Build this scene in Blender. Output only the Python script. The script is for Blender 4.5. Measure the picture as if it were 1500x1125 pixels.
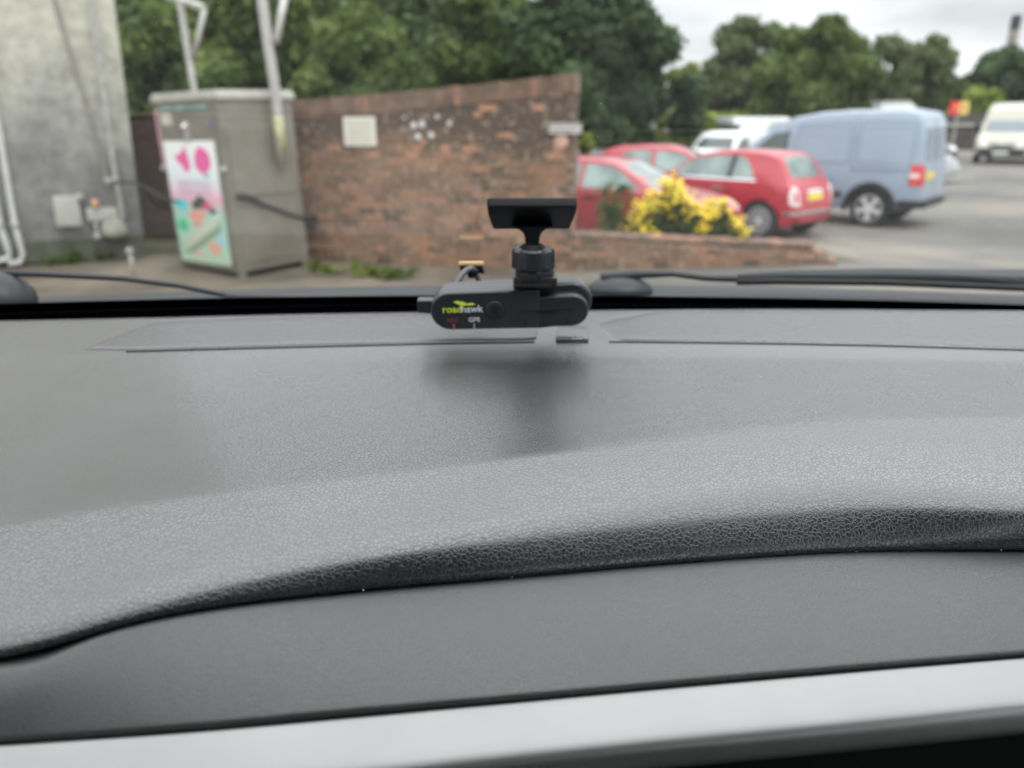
import bpy, bmesh, math, random
import numpy as np
from mathutils import Vector, Matrix, Euler
from mathutils.bvhtree import BVHTree

for o in list(bpy.data.objects):
    bpy.data.objects.remove(o)
S = bpy.context.scene
COL = S.collection
R = math.radians
random.seed(7)

# ------------------------------------------------------------------ camera
EYE, PITCH, F = 1.80, R(19.0), 1133.0
cd = bpy.data.cameras.new("camera")
cam = bpy.data.objects.new("camera", cd)
COL.objects.link(cam)
S.camera = cam
cam.location = (0, 0, EYE)
cam.rotation_euler = (R(90) - PITCH, 0, 0)
cd.sensor_width = 36.0
cd.lens = 36.0 * F / 1500.0
cd.clip_start = 0.01
cd.clip_end = 2000
cd.dof.use_dof = True
cd.dof.focus_distance = 0.54
cd.dof.aperture_fstop = 5.0

def ray(px, py):
    u = (px - 750) / F
    v = (562.5 - py) / F
    c, s = math.cos(PITCH), math.sin(PITCH)
    return Vector((u, c + v * s, -s + v * c))
def at_z(px, py, z=0.0):          # world point of a sight line at height z
    d = ray(px, py)
    return Vector((0, 0, EYE)) + d * ((z - EYE) / d.z)
def at_y(px, py, Y):
    d = ray(px, py)
    return Vector((0, 0, EYE)) + d * (Y / d.y)

# ------------------------------------------------------------------ sky, sun, exposure
SUN_EL, SUN_ROT = R(52), R(150)
w = bpy.data.worlds.new("World")
S.world = w
w.use_nodes = True
nt = w.node_tree
N, LK = nt.nodes, nt.links
bg = N["Background"]
sky = N.new("ShaderNodeTexSky")
sky.sky_type = 'NISHITA'
sky.sun_disc = False
sky.sun_elevation = SUN_EL
sky.sun_rotation = SUN_ROT
tc = N.new("ShaderNodeTexCoord")
sep = N.new("ShaderNodeSeparateXYZ")
LK.new(tc.outputs["Generated"], sep.inputs[0])
grad = N.new("ShaderNodeMapRange")
grad.inputs[1].default_value = 0.0; grad.inputs[2].default_value = 1.0
grad.inputs[3].default_value = 6.7; grad.inputs[4].default_value = 25.0
LK.new(sep.outputs[2], grad.inputs[0])
mp = N.new("ShaderNodeMapping")
mp.inputs["Scale"].default_value = (1.6, 1.6, 6.0)
LK.new(tc.outputs["Generated"], mp.inputs[0])
nz = N.new("ShaderNodeTexNoise")
nz.inputs["Scale"].default_value = 1.7; nz.inputs["Detail"].default_value = 5; nz.inputs["Roughness"].default_value = .55
LK.new(mp.outputs[0], nz.inputs["Vector"])
nr = N.new("ShaderNodeMapRange")
nr.inputs[1].default_value = .35; nr.inputs[2].default_value = .68
nr.inputs[3].default_value = .60; nr.inputs[4].default_value = 1.16
LK.new(nz.outputs["Fac"], nr.inputs[0])
mul = N.new("ShaderNodeMath"); mul.operation = 'MULTIPLY'
LK.new(grad.outputs[0], mul.inputs[0]); LK.new(nr.outputs[0], mul.inputs[1])
vm = N.new("ShaderNodeVectorMath"); vm.operation = 'SCALE'
vm.inputs[0].default_value = (0.985, 0.98, 1.02)
LK.new(mul.outputs[0], vm.inputs["Scale"])
mx = N.new("ShaderNodeMix"); mx.data_type = 'RGBA'
mx.inputs[0].default_value = .96
LK.new(sky.outputs[0], mx.inputs[6]); LK.new(vm.outputs[0], mx.inputs[7])
LK.new(mx.outputs[2], bg.inputs[0])
bg.inputs[1].default_value = 0.10

sl = bpy.data.lights.new("sun", 'SUN')
sl.energy = 0.7; sl.angle = R(18); sl.color = (1, .96, .9)
sun = bpy.data.objects.new("sun", sl); COL.objects.link(sun)
sd = Vector((math.sin(SUN_ROT) * math.cos(SUN_EL), math.cos(SUN_ROT) * math.cos(SUN_EL), math.sin(SUN_EL)))
sun.rotation_euler = (-sd).to_track_quat('-Z', 'Y').to_euler()
sun.location = (0, 0, 30)

S.view_settings.view_transform = 'Standard'
S.view_settings.look = 'None'
S.view_settings.exposure = 0.70
S.view_settings.gamma = 1
S.render.engine = 'CYCLES'
S.cycles.use_denoising = True
S.cycles.max_bounces = 8
S.cycles.transparent_max_bounces = 16
S.cycles.sample_clamp_indirect = 4

# ------------------------------------------------------------------ materials
def nodes(m):
    return m.node_tree.nodes, m.node_tree.links
def mat(name, col, rough=.6, metal=0., spec=.5, coat=0., var=0., vscale=8., bump=0., bscale=60., col2=None, alpha=None):
    m = bpy.data.materials.new(name); m.use_nodes = True
    n, l = nodes(m)
    b = n["Principled BSDF"]
    b.inputs["Base Color"].default_value = (*col, 1)
    b.inputs["Roughness"].default_value = rough
    b.inputs["Metallic"].default_value = metal
    b.inputs["Specular IOR Level"].default_value = spec
    b.inputs["Coat Weight"].default_value = coat
    b.inputs["Coat Roughness"].default_value = .06
    t = n.new("ShaderNodeTexCoord")
    if var or col2:
        nn = n.new("ShaderNodeTexNoise"); nn.inputs["Scale"].default_value = vscale
        nn.inputs["Detail"].default_value = 6; nn.inputs["Roughness"].default_value = .6
        l.new(t.outputs["Object"], nn.inputs["Vector"])
        r = n.new("ShaderNodeMapRange")
        r.inputs[1].default_value = .35; r.inputs[2].default_value = .65
        l.new(nn.outputs["Fac"], r.inputs[0])
        mixn = n.new("ShaderNodeMix"); mixn.data_type = 'RGBA'
        c2 = col2 if col2 else tuple(max(0, c * (1 - var)) for c in col)
        c1 = col if col2 else tuple(min(1, c * (1 + var)) for c in col)
        mixn.inputs[6].default_value = (*c1, 1); mixn.inputs[7].default_value = (*c2, 1)
        l.new(r.outputs[0], mixn.inputs[0])
        l.new(mixn.outputs[2], b.inputs["Base Color"])
    if bump:
        nb = n.new("ShaderNodeTexNoise"); nb.inputs["Scale"].default_value = bscale
        nb.inputs["Detail"].default_value = 4
        l.new(t.outputs["Object"], nb.inputs["Vector"])
        bp = n.new("ShaderNodeBump"); bp.inputs["Strength"].default_value = .6
        bp.inputs["Distance"].default_value = bump
        l.new(nb.outputs["Fac"], bp.inputs["Height"])
        l.new(bp.outputs[0], b.inputs["Normal"])
    return m

def leather(name, col, rough, cell, depth, spec=.5, coat=.0):
    m = bpy.data.materials.new(name); m.use_nodes = True
    n, l = nodes(m); b = n["Principled BSDF"]
    b.inputs["Base Color"].default_value = (*col, 1)
    b.inputs["Roughness"].default_value = rough
    b.inputs["Specular IOR Level"].default_value = spec
    b.inputs["Coat Weight"].default_value = coat; b.inputs["Coat Roughness"].default_value = .32; b.inputs["Coat IOR"].default_value = 2.15
    t = n.new("ShaderNodeTexCoord")
    warp = n.new("ShaderNodeTexNoise"); warp.inputs["Scale"].default_value = 1.1 / cell; warp.inputs["Detail"].default_value = 3
    l.new(t.outputs["Object"], warp.inputs["Vector"])
    ws = n.new("ShaderNodeVectorMath"); ws.operation = 'SCALE'; ws.inputs["Scale"].default_value = cell * 1.1
    l.new(warp.outputs["Color"], ws.inputs[0])
    ad = n.new("ShaderNodeVectorMath"); ad.operation = 'ADD'
    l.new(t.outputs["Object"], ad.inputs[0]); l.new(ws.outputs[0], ad.inputs[1])
    v = n.new("ShaderNodeTexVoronoi"); v.feature = 'DISTANCE_TO_EDGE'; v.inputs["Scale"].default_value = 1 / cell
    l.new(ad.outputs[0], v.inputs["Vector"])
    r = n.new("ShaderNodeMapRange"); r.interpolation_type = 'SMOOTHSTEP'
    r.inputs[1].default_value = 0; r.inputs[2].default_value = .15
    l.new(v.outputs["Distance"], r.inputs[0])
    cwt = n.new("ShaderNodeMapRange"); cwt.inputs[3].default_value = coat * .74; cwt.inputs[4].default_value = coat
    l.new(r.outputs[0], cwt.inputs[0]); l.new(cwt.outputs[0], b.inputs["Coat Weight"])  # coat weakened in the grain creases, standing in for shade between cells
    fine = n.new("ShaderNodeTexNoise"); fine.inputs["Scale"].default_value = 2.2 / cell; fine.inputs["Detail"].default_value = 2
    l.new(t.outputs["Object"], fine.inputs["Vector"])
    big = n.new("ShaderNodeTexNoise"); big.inputs["Scale"].default_value = .25 / cell
    l.new(t.outputs["Object"], big.inputs["Vector"])
    mm = n.new("ShaderNodeMath"); mm.operation = 'MULTIPLY_ADD'; mm.inputs[1].default_value = .22
    l.new(fine.outputs["Fac"], mm.inputs[0]); l.new(r.outputs[0], mm.inputs[2])
    sm = n.new("ShaderNodeTexNoise"); sm.inputs["Scale"].default_value = 14; sm.inputs["Detail"].default_value = 5
    l.new(t.outputs["Object"], sm.inputs["Vector"])
    sr = n.new("ShaderNodeMapRange"); sr.inputs[1].default_value = .3; sr.inputs[2].default_value = .7; sr.inputs[3].default_value = rough * .50; sr.inputs[4].default_value = rough * .66
    l.new(sm.outputs["Fac"], sr.inputs[0]); l.new(sr.outputs[0], b.inputs["Coat Roughness"])
    bp = n.new("ShaderNodeBump"); bp.inputs["Strength"].default_value = 1.0
    bp.inputs["Distance"].default_value = depth
    l.new(bp.outputs[0], b.inputs["Coat Normal"])
    l.new(mm.outputs[0], bp.inputs["Height"]); l.new(bp.outputs[0], b.inputs["Normal"])
    return m

M = {}
M['dash'] = leather('dash leather grain', (.021, .021, .025), .42, .0027, .00008, .25, 1.)
M['dash_panel'] = leather('defroster panel grain', (.022, .021, .026), .46, .0022, .00006, .4, .66)
M['dash_low'] = leather('lower dash grain', (.045, .047, .047), .46, .0016, .00005, .5, .36)
M['satin'] = mat('satin silver trim', (.36, .36, .357), .40, .65, .5, var=.03, vscale=22, bump=.00002, bscale=1400)
M['black'] = mat('black plastic', (.012, .013, .015), .42, bump=.00008, bscale=900)
M['cavity'] = mat('dark interior plastic', (.012, .012, .014), .8)
M['cowl'] = mat('grey black cowl plastic', (.022, .024, .027), .5, bump=.0004, bscale=160)
M['lining'] = mat('pale grey roof lining', (.22, .22, .22), .95, var=.1, vscale=30)
M['frit'] = mat('black glass border', (.002, .002, .003), .9, spec=.0)
M['rubber'] = mat('black rubber', (.018, .018, .019), .75, var=.2)
M['wiper'] = mat('wiper metal', (.028, .031, .035), .45)
M['cam'] = mat('dash camera shell', (.017, .019, .023), .33, coat=.15, bump=.00003, bscale=2600, var=.06, vscale=60)
M['camdark'] = mat('satin black mount', (.006, .007, .010), .5, spec=.25)
M['groove'] = mat('groove black', (.003, .003, .004), .6)
M['lime'] = mat('lime print', (.62, .72, .06), .5)
M['whiteprint'] = mat('pale blue white print', (.62, .70, .78), .5)
M['redprint'] = mat('dull red print', (.22, .05, .07), .5)
M['copper'] = mat('copper label edge', (.62, .33, .14), .35, .3, var=.2, vscale=400)
M['gold'] = mat('amber tape edge', (.75, .50, .22), .4)
M['cablegrey'] = mat('grey cable', (.10, .10, .11), .30)
M['dust'] = mat('pale dust', (.85, .84, .8), .8)

def glass_screen():
    m = bpy.data.materials.new('windscreen glass'); m.use_nodes = True
    n, l = nodes(m)
    n.remove(n["Principled BSDF"])
    out = n["Material Output"]
    tr = n.new("ShaderNodeBsdfTransparent"); tr.inputs[0].default_value = (.93, .965, .945, 1)
    gl = n.new("ShaderNodeBsdfGlossy"); gl.inputs["Roughness"].default_value = .02
    lw = n.new("ShaderNodeLayerWeight"); lw.inputs[0].default_value = .5
    p = n.new("ShaderNodeMath"); p.operation = 'POWER'; p.inputs[1].default_value = 5
    l.new(lw.outputs["Facing"], p.inputs[0])
    q = n.new("ShaderNodeMath"); q.operation = 'MULTIPLY_ADD'; q.inputs[1].default_value = 1.0; q.inputs[2].default_value = .05; q.use_clamp = True
    l.new(p.outputs[0], q.inputs[0])
    mxs = n.new("ShaderNodeMixShader")
    l.new(q.outputs[0], mxs.inputs[0]); l.new(tr.outputs[0], mxs.inputs[1]); l.new(gl.outputs[0], mxs.inputs[2])
    l.new(mxs.outputs[0], out.inputs[0])
    return m
M['screen'] = glass_screen()

def ground_mat(name, c1, c2, c3, sc):
    m = bpy.data.materials.new(name); m.use_nodes = True
    n, l = nodes(m); b = n["Principled BSDF"]; b.inputs["Roughness"].default_value = .8
    t = n.new("ShaderNodeTexCoord")
    a = n.new("ShaderNodeTexNoise"); a.inputs["Scale"].default_value = sc; a.inputs["Detail"].default_value = 8; a.inputs["Roughness"].default_value = .62
    l.new(t.outputs["Object"], a.inputs["Vector"])
    cr = n.new("ShaderNodeValToRGB"); e = cr.color_ramp.elements
    e[0].position = .36; e[0].color = (*c1, 1); e[1].position = .66; e[1].color = (*c3, 1)
    k = e.new(.5); k.color = (*c2, 1)
    l.new(a.outputs["Fac"], cr.inputs[0])
    g = n.new("ShaderNodeTexNoise"); g.inputs["Scale"].default_value = 45; g.inputs["Detail"].default_value = 5
    l.new(t.outputs["Object"], g.inputs["Vector"])
    mm = n.new("ShaderNodeMix"); mm.data_type = 'RGBA'; mm.blend_type = 'MULTIPLY'; mm.inputs[0].default_value = .5
    l.new(cr.outputs[0], mm.inputs[6]); l.new(g.outputs["Fac"], mm.inputs[7])
    l.new(mm.outputs[2], b.inputs["Base Color"])
    bp = n.new("ShaderNodeBump"); bp.inputs["Distance"].default_value = .01; bp.inputs["Strength"].default_value = .5
    l.new(g.outputs["Fac"], bp.inputs["Height"]); l.new(bp.outputs[0], b.inputs["Normal"])
    return m
M['asphalt'] = ground_mat('worn asphalt', (.12, .115, .108), (.195, .185, .165), (.33, .295, .24), .28)
M['concrete'] = ground_mat('tan concrete', (.13, .11, .085), (.22, .185, .14), (.30, .255, .195), .9)
M['earth'] = ground_mat('mossy earth', (.05, .06, .03), (.10, .10, .05), (.16, .14, .09), 1.4)

def brick_mat():
    m = bpy.data.materials.new('old stained brick'); m.use_nodes = True
    n, l = nodes(m); b = n["Principled BSDF"]; b.inputs["Roughness"].default_value = .9
    t = n.new("ShaderNodeTexCoord")
    s = n.new("ShaderNodeSeparateXYZ"); l.new(t.outputs["Object"], s.inputs[0])
    ax = n.new("ShaderNodeMath"); ax.operation = 'ADD'; l.new(s.outputs[0], ax.inputs[0]); l.new(s.outputs[1], ax.inputs[1])
    c = n.new("ShaderNodeCombineXYZ"); l.new(ax.outputs[0], c.inputs[0]); l.new(s.outputs[2], c.inputs[1])
    br = n.new("ShaderNodeTexBrick"); l.new(c.outputs[0], br.inputs["Vector"])
    br.inputs["Scale"].default_value = 1; br.inputs["Brick Width"].default_value = .235
    br.inputs["Row Height"].default_value = .078; br.inputs["Mortar Size"].default_value = .007
    br.inputs["Mortar Smooth"].default_value = .3
    br.inputs["Color1"].default_value = (.085, .054, .039, 1); br.inputs["Color2"].default_value = (.42, .195, .115, 1)
    br.inputs["Mortar"].default_value = (.22, .185, .145, 1); br.inputs["Bias"].default_value = -.15
    # soft patches of sandy weathering
    a = n.new("ShaderNodeTexNoise"); a.inputs["Scale"].default_value = 2.2; a.inputs["Detail"].default_value = 7; a.inputs["Roughness"].default_value = .65
    l.new(t.outputs["Object"], a.inputs["Vector"])
    ra = n.new("ShaderNodeMapRange"); ra.inputs[1].default_value = .38; ra.inputs[2].default_value = .62; ra.inputs[4].default_value = .6
    l.new(a.outputs["Fac"], ra.inputs[0])
    m1 = n.new("ShaderNodeMix"); m1.data_type = 'RGBA'
    l.new(ra.outputs[0], m1.inputs[0]); l.new(br.outputs["Color"], m1.inputs[6]); m1.inputs[7].default_value = (.27, .19, .125, 1)
    # soot: a band of old black grime high on the wall, with a noisy edge
    q = n.new("ShaderNodeTexNoise"); q.inputs["Scale"].default_value = 1.1; q.inputs["Detail"].default_value = 6
    l.new(t.outputs["Object"], q.inputs["Vector"])
    zz = n.new("ShaderNodeMath"); zz.operation = 'MULTIPLY_ADD'; zz.inputs[1].default_value = 1.5
    l.new(q.outputs["Fac"], zz.inputs[0]); l.new(s.outputs[2], zz.inputs[2])
    rz = n.new("ShaderNodeMapRange"); rz.inputs[1].default_value = 1.95; rz.inputs[2].default_value = 2.35; rz.inputs[4].default_value = .85
    l.new(zz.outputs[0], rz.inputs[0])
    m2 = n.new("ShaderNodeMix"); m2.data_type = 'RGBA'
    l.new(rz.outputs[0], m2.inputs[0]); l.new(m1.outputs[2], m2.inputs[6]); m2.inputs[7].default_value = (.085, .066, .056, 1)
    # pale lime spots
    sp = n.new("ShaderNodeTexNoise"); sp.inputs["Scale"].default_value = 13; sp.inputs["Detail"].default_value = 4
    l.new(t.outputs["Object"], sp.inputs["Vector"])
    rs = n.new("ShaderNodeMapRange"); rs.inputs[1].default_value = .55; rs.inputs[2].default_value = .68; rs.inputs[4].default_value = .7
    l.new(sp.outputs["Fac"], rs.inputs[0])
    m3 = n.new("ShaderNodeMix"); m3.data_type = 'RGBA'
    l.new(rs.outputs[0], m3.inputs[0]); l.new(m2.outputs[2], m3.inputs[6]); m3.inputs[7].default_value = (.42, .36, .29, 1)
    l.new(m3.outputs[2], b.inputs["Base Color"])
    bp = n.new("ShaderNodeBump"); bp.inputs["Distance"].default_value = .012; bp.inputs["Strength"].default_value = .7
    l.new(br.outputs["Fac"], bp.inputs["Height"]); bp.invert = True
    l.new(bp.outputs[0], b.inputs["Normal"])
    return m
M['brick'] = brick_mat()
M['coping'] = mat('weathered coping brick', (.26, .17, .125), .9, col2=(.12, .085, .065), vscale=5, bump=.01, bscale=18)
M['copingred'] = mat('bare orange coping brick', (.38, .21, .14), .9, col2=(.20, .13, .095), vscale=7, bump=.01, bscale=18)
M['brickdark'] = mat('sooty dark brick', (.055, .040, .034), .92, col2=(.11, .06, .045), vscale=9, bump=.008, bscale=30)

def render_mat():
    m = bpy.data.materials.new('stained cement render'); m.use_nodes = True
    n, l = nodes(m); b = n["Principled BSDF"]; b.inputs["Roughness"].default_value = .92
    t = n.new("ShaderNodeTexCoord"); s = n.new("ShaderNodeSeparateXYZ"); l.new(t.outputs["Object"], s.inputs[0])
    a = n.new("ShaderNodeTexNoise"); a.inputs["Scale"].default_value = .9; a.inputs["Detail"].default_value = 8; a.inputs["Roughness"].default_value = .6
    l.new(t.outputs["Object"], a.inputs["Vector"])
    k = n.new("ShaderNodeMath"); k.operation = 'MULTIPLY_ADD'; k.inputs[1].default_value = -3.4
    l.new(a.outputs["Fac"], k.inputs[0]); l.new(s.outputs[2], k.inputs[2])
    r = n.new("ShaderNodeMapRange"); r.inputs[1].default_value = -.95; r.inputs[2].default_value = 1.15
    l.new(k.outputs[0], r.inputs[0])
    cr = n.new("ShaderNodeValToRGB"); e = cr.color_ramp.elements
    e[0].position = 0; e[0].color = (.18, .18, .175, 1); e[1].position = 1; e[1].color = (.56, .55, .465, 1)
    x = e.new(.35); x.color = (.30, .30, .28, 1); x = e.new(.7); x.color = (.48, .475, .41, 1)
    l.new(r.outputs[0], cr.inputs[0])
    g = n.new("ShaderNodeTexNoise"); g.inputs["Scale"].default_value = 5; g.inputs["Detail"].default_value = 8; g.inputs["Roughness"].default_value = .7
    l.new(t.outputs["Object"], g.inputs["Vector"])
    rg = n.new("ShaderNodeMapRange"); rg.inputs[1].default_value = .3; rg.inputs[2].default_value = .7; rg.inputs[3].default_value = .52; rg.inputs[4].default_value = 1.15
    l.new(g.outputs["Fac"], rg.inputs[0])
    vs = n.new("ShaderNodeVectorMath"); vs.operation = 'SCALE'
    l.new(cr.outputs[0], vs.inputs[0]); l.new(rg.outputs[0], vs.inputs["Scale"])
    l.new(vs.outputs[0], b.inputs["Base Color"])
    bp = n.new("ShaderNodeBump"); bp.inputs["Distance"].default_value = .01
    l.new(g.outputs["Fac"], bp.inputs["Height"]); l.new(bp.outputs[0], b.inputs["Normal"])
    return m
M['render'] = render_mat()
M['pipewhite'] = mat('white pipe', (.60, .61, .60), .45, var=.08, vscale=5)
M['pipegrey'] = mat('weathered grey pipe', (.36, .36, .34), .6, var=.2, vscale=9)
M['pipebrown'] = mat('brown grey pipe', (.25, .24, .21), .6, var=.2, vscale=9)
M['boxcream'] = mat('cream meter box', (.40, .40, .36), .6, var=.08)
M['brass'] = mat('orange brass knob', (.62, .33, .14), .4, .3)
M['meter'] = mat('olive grey meter', (.27, .27, .22), .5, var=.15)
M['steelbox'] = mat('dull stainless steel', (.29, .275, .235), .42, .35, col2=(.22, .205, .17), vscale=2.2, bump=.0015, bscale=14)
M['steellid'] = mat('pale steel lid', (.52, .51, .46), .4, .4, var=.12, vscale=6)
M['galv'] = mat('galvanised pole', (.46, .45, .42), .45, .25, var=.12, vscale=7)
M['lichen'] = mat('yellow green stained pole', (.42, .42, .24), .6, var=.2)
M['dark'] = mat('dark metal', (.03, .03, .03), .6)
M['paper'] = mat('cream paper notice', (.72, .70, .60), .8, var=.04)
M['ink'] = mat('faded grey ink', (.45, .44, .38), .8)
M['white'] = mat('white paint', (.62, .61, .58), .6)
M['leafA'] = None

def leaf_mat(name, c1, c2, c3):
    m = bpy.data.materials.new(name); m.use_nodes = True
    n, l = nodes(m); b = n["Principled BSDF"]; b.inputs["Roughness"].default_value = .6
    b.inputs["Specular IOR Level"].default_value = .25
    t = n.new("ShaderNodeTexCoord")
    a = n.new("ShaderNodeTexNoise"); a.inputs["Scale"].default_value = .55; a.inputs["Detail"].default_value = 5
    l.new(t.outputs["Object"], a.inputs["Vector"])
    cr = n.new("ShaderNodeValToRGB"); e = cr.color_ramp.elements
    e[0].position = .35; e[0].color = (*c1, 1); e[1].position = .68; e[1].color = (*c3, 1)
    k = e.new(.5); k.color = (*c2, 1)
    l.new(a.outputs["Fac"], cr.inputs[0]); l.new(cr.outputs[0], b.inputs["Base Color"])
    tl = n.new("ShaderNodeBsdfTranslucent"); l.new(cr.outputs[0], tl.inputs[0])
    ms = n.new("ShaderNodeMixShader"); ms.inputs[0].default_value = .28
    l.new(b.outputs[0], ms.inputs[1]); l.new(tl.outputs[0], ms.inputs[2]); l.new(ms.outputs[0], n["Material Output"].inputs[0])
    return m
LEAF = {
    'mid': leaf_mat('mid green leaves', (.05, .085, .022), (.085, .14, .035), (.15, .20, .06)),
    'light': leaf_mat('yellow green leaves', (.09, .13, .03), (.15, .20, .05), (.21, .26, .07)),
    'dark': leaf_mat('deep green leaves', (.03, .062, .028), (.052, .095, .042), (.085, .14, .06)),
    'olive': leaf_mat('olive leaves', (.065, .095, .04), (.10, .135, .06), (.15, .18, .09)),
    'deep': leaf_mat('dark oak leaves', (.03, .06, .022), (.055, .10, .03), (.10, .15, .05)),
    'lime': leaf_mat('lime green leaves', (.16, .22, .04), (.22, .30, .06), (.30, .36, .09)),
}
M['bark'] = mat('grey brown bark', (.10, .08, .06), .9, var=.3, vscale=3, bump=.02, bscale=8)

def paint(name, c, coat=.8, rough=.4):
    return mat(name, c, rough, 0, .5, coat, var=.03, vscale=1.3)
M['red'] = paint('coral red car paint', (.42, .014, .030))
M['red2'] = paint('faded red car paint', (.40, .045, .06))
M['blue'] = paint('pale blue van paint', (.29, .36, .44), .5)
M['vanwhite'] = paint('white van paint', (.74, .75, .75), .5)
M['cream'] = paint('cream van paint', (.46, .445, .37), .4)
M['blackpaint'] = paint('dark car paint', (.018, .020, .023))
M['silverpaint'] = paint('silver car paint', (.50, .52, .54))
M['glass'] = mat('tinted car glass', (.10, .14, .13), .06, 0, .9)
M['glasspale'] = mat('pale reflecting car glass', (.24, .31, .285), .08, .25, .9, col2=(.10, .15, .14), vscale=2.6)
M['trim'] = mat('black car trim', (.022, .022, .024), .6)
M['tyre'] = mat('tyre rubber', (.03, .03, .03), .8)
M['alloy'] = mat('alloy wheel', (.66, .67, .68), .4, .25)
M['alloydark'] = mat('dark wheel recess', (.16, .16, .165), .5, .3)
M['chrome'] = mat('bright chrome', (.75, .75, .76), .15, .9)
M['lampred'] = mat('red tail lamp', (.60, .03, .03), .2, coat=1)
M['lampclear'] = mat('pale lamp glass', (.80, .74, .74), .12, coat=1)
M['plate'] = mat('yellow number plate', (.72, .56, .08), .5)
M['platewhite'] = mat('white number plate', (.72, .73, .72), .5)
M['plateink'] = mat('black plate lettering', (.02, .02, .02), .5)

# ------------------------------------------------------------------ mesh helpers
def link(name, me, m=None, parent=None, smooth=False):
    o = bpy.data.objects.new(name, me)
    COL.objects.link(o)
    if m is not None:
        me.materials.append(m)
    if parent is not None:
        o.parent = parent
    if smooth:
        me.polygons.foreach_set('use_smooth', [True] * len(me.polygons))
    return o
def tag(o, label=None, cat=None, group=None, kind=None):
    if label: o['label'] = label
    if cat: o['category'] = cat
    if group: o['group'] = group
    if kind: o['kind'] = kind
    return o
def thing(name, label, cat, loc=(0, 0, 0), rot=(0, 0, 0), group=None):
    o = bpy.data.objects.new(name, None)
    COL.objects.link(o)
    o.location = loc; o.rotation_euler = rot
    return tag(o, label, cat, group)

class MB:
    def __init__(s): s.v = []; s.f = []
    def add(s, vs, fs, mx=None):
        k = len(s.v)
        if mx is not None: vs = [mx @ Vector(p) for p in vs]
        s.v += [tuple(p) for p in vs]; s.f += [tuple(i + k for i in f) for f in fs]
        return s
    def box(s, c, d, mx=None, bev=0.):
        bm = bmesh.new(); bmesh.ops.create_cube(bm, size=1)
        for v in bm.verts: v.co = Vector((v.co.x * d[0] + c[0], v.co.y * d[1] + c[1], v.co.z * d[2] + c[2]))
        if bev: bmesh.ops.bevel(bm, geom=bm.edges[:], offset=bev, segments=2, affect='EDGES', profile=.6)
        bm.verts.index_update()
        s.add([v.co.copy() for v in bm.verts], [[v.index for v in f.verts] for f in bm.faces], mx); bm.free()
        return s
    def tube(s, pts, r, n=12, mx=None):
        pts = [Vector(p) for p in pts]; rs = r if isinstance(r, (list, tuple)) else [r] * len(pts)
        vs, fs = [], []
        up = None
        for i, p in enumerate(pts):
            t = (pts[min(i + 1, len(pts) - 1)] - pts[max(i - 1, 0)]).normalized()
            if up is None:
                up = t.orthogonal().normalized()
            up = (up - t * up.dot(t)).normalized()
            b = t.cross(up)
            for k in range(n):
                a = 2 * math.pi * k / n
                vs.append(p + (up * math.cos(a) + b * math.sin(a)) * rs[i])
        for i in range(len(pts) - 1):
            for k in range(n):
                k2 = (k + 1) % n
                fs.append((i * n + k, i * n + k2, (i + 1) * n + k2, (i + 1) * n + k))
        fs.append(tuple(range(n))[::-1]); fs.append(tuple((len(pts) - 1) * n + k for k in range(n)))
        return s.add(vs, fs, mx)
    def lathe(s, prof, n=32, mx=None):      # (r, z) about z
        vs, fs = [], []
        for (r, z) in prof:
            for k in range(n):
                a = 2 * math.pi * k / n
                vs.append((r * math.cos(a), r * math.sin(a), z))
        for i in range(len(prof) - 1):
            for k in range(n):
                k2 = (k + 1) % n
                fs.append((i * n + k, i * n + k2, (i + 1) * n + k2, (i + 1) * n + k))
        fs.append(tuple(range(n))[::-1]); fs.append(tuple((len(prof) - 1) * n + k for k in range(n)))
        return s.add(vs, fs, mx)
    def slab(s, poly, y0, y1, bev=0., mx=None):   # outline in x,z given clockwise or not; extruded along y, y0 the near face
        n = len(poly); P = [Vector((p[0], p[1])) for p in poly]
        ar = sum(P[i].x * P[(i + 1) % n].y - P[(i + 1) % n].x * P[i].y for i in range(n))
        if ar < 0: P.reverse()
        inn = []
        for i in range(n):
            e1 = (P[i] - P[i - 1]); e2 = (P[(i + 1) % n] - P[i])
            n1 = Vector((-e1.y, e1.x)).normalized(); n2 = Vector((-e2.y, e2.x)).normalized()
            q = (n1 + n2); q = q / max(.3, q.dot(n1)) if q.length > 1e-6 else n1
            inn.append(q)
        rings = []
        if bev:
            sg = 1 if y1 > y0 else -1
            for a in (0, 30, 60, 90):
                rings.append(([p + q * bev * (1 - math.sin(R(a))) for p, q in zip(P, inn)], y0 + sg * bev * (1 - math.cos(R(a)))))
            rings.append((P, y1 - sg * bev * .5)); rings.append(([p + q * bev * .5 for p, q in zip(P, inn)], y1))
        else:
            rings = [(P, y0), (P, y1)]
        vs, fs = [], []
        for pts, y in rings: vs += [(p.x, y, p.y) for p in pts]
        for i in range(len(rings) - 1):
            for k in range(n):
                k2 = (k + 1) % n
                fs.append((i * n + k, i * n + k2, (i + 1) * n + k2, (i + 1) * n + k))
        fs.append(tuple(range(n))[::-1]); fs.append(tuple((len(rings) - 1) * n + k for k in range(n)))
        return s.add(vs, fs, mx)
    def build(s, name, m, parent=None, smooth=False, sharp=None):
        me = bpy.data.meshes.new(name); me.from_pydata(s.v, [], s.f)
        bm = bmesh.new(); bm.from_mesh(me); bmesh.ops.recalc_face_normals(bm, faces=bm.faces); bm.to_mesh(me); bm.free()
        o = link(name, me, m, parent, smooth)
        if smooth and sharp:
            me.set_sharp_from_angle(angle=R(sharp))
        return o

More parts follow.
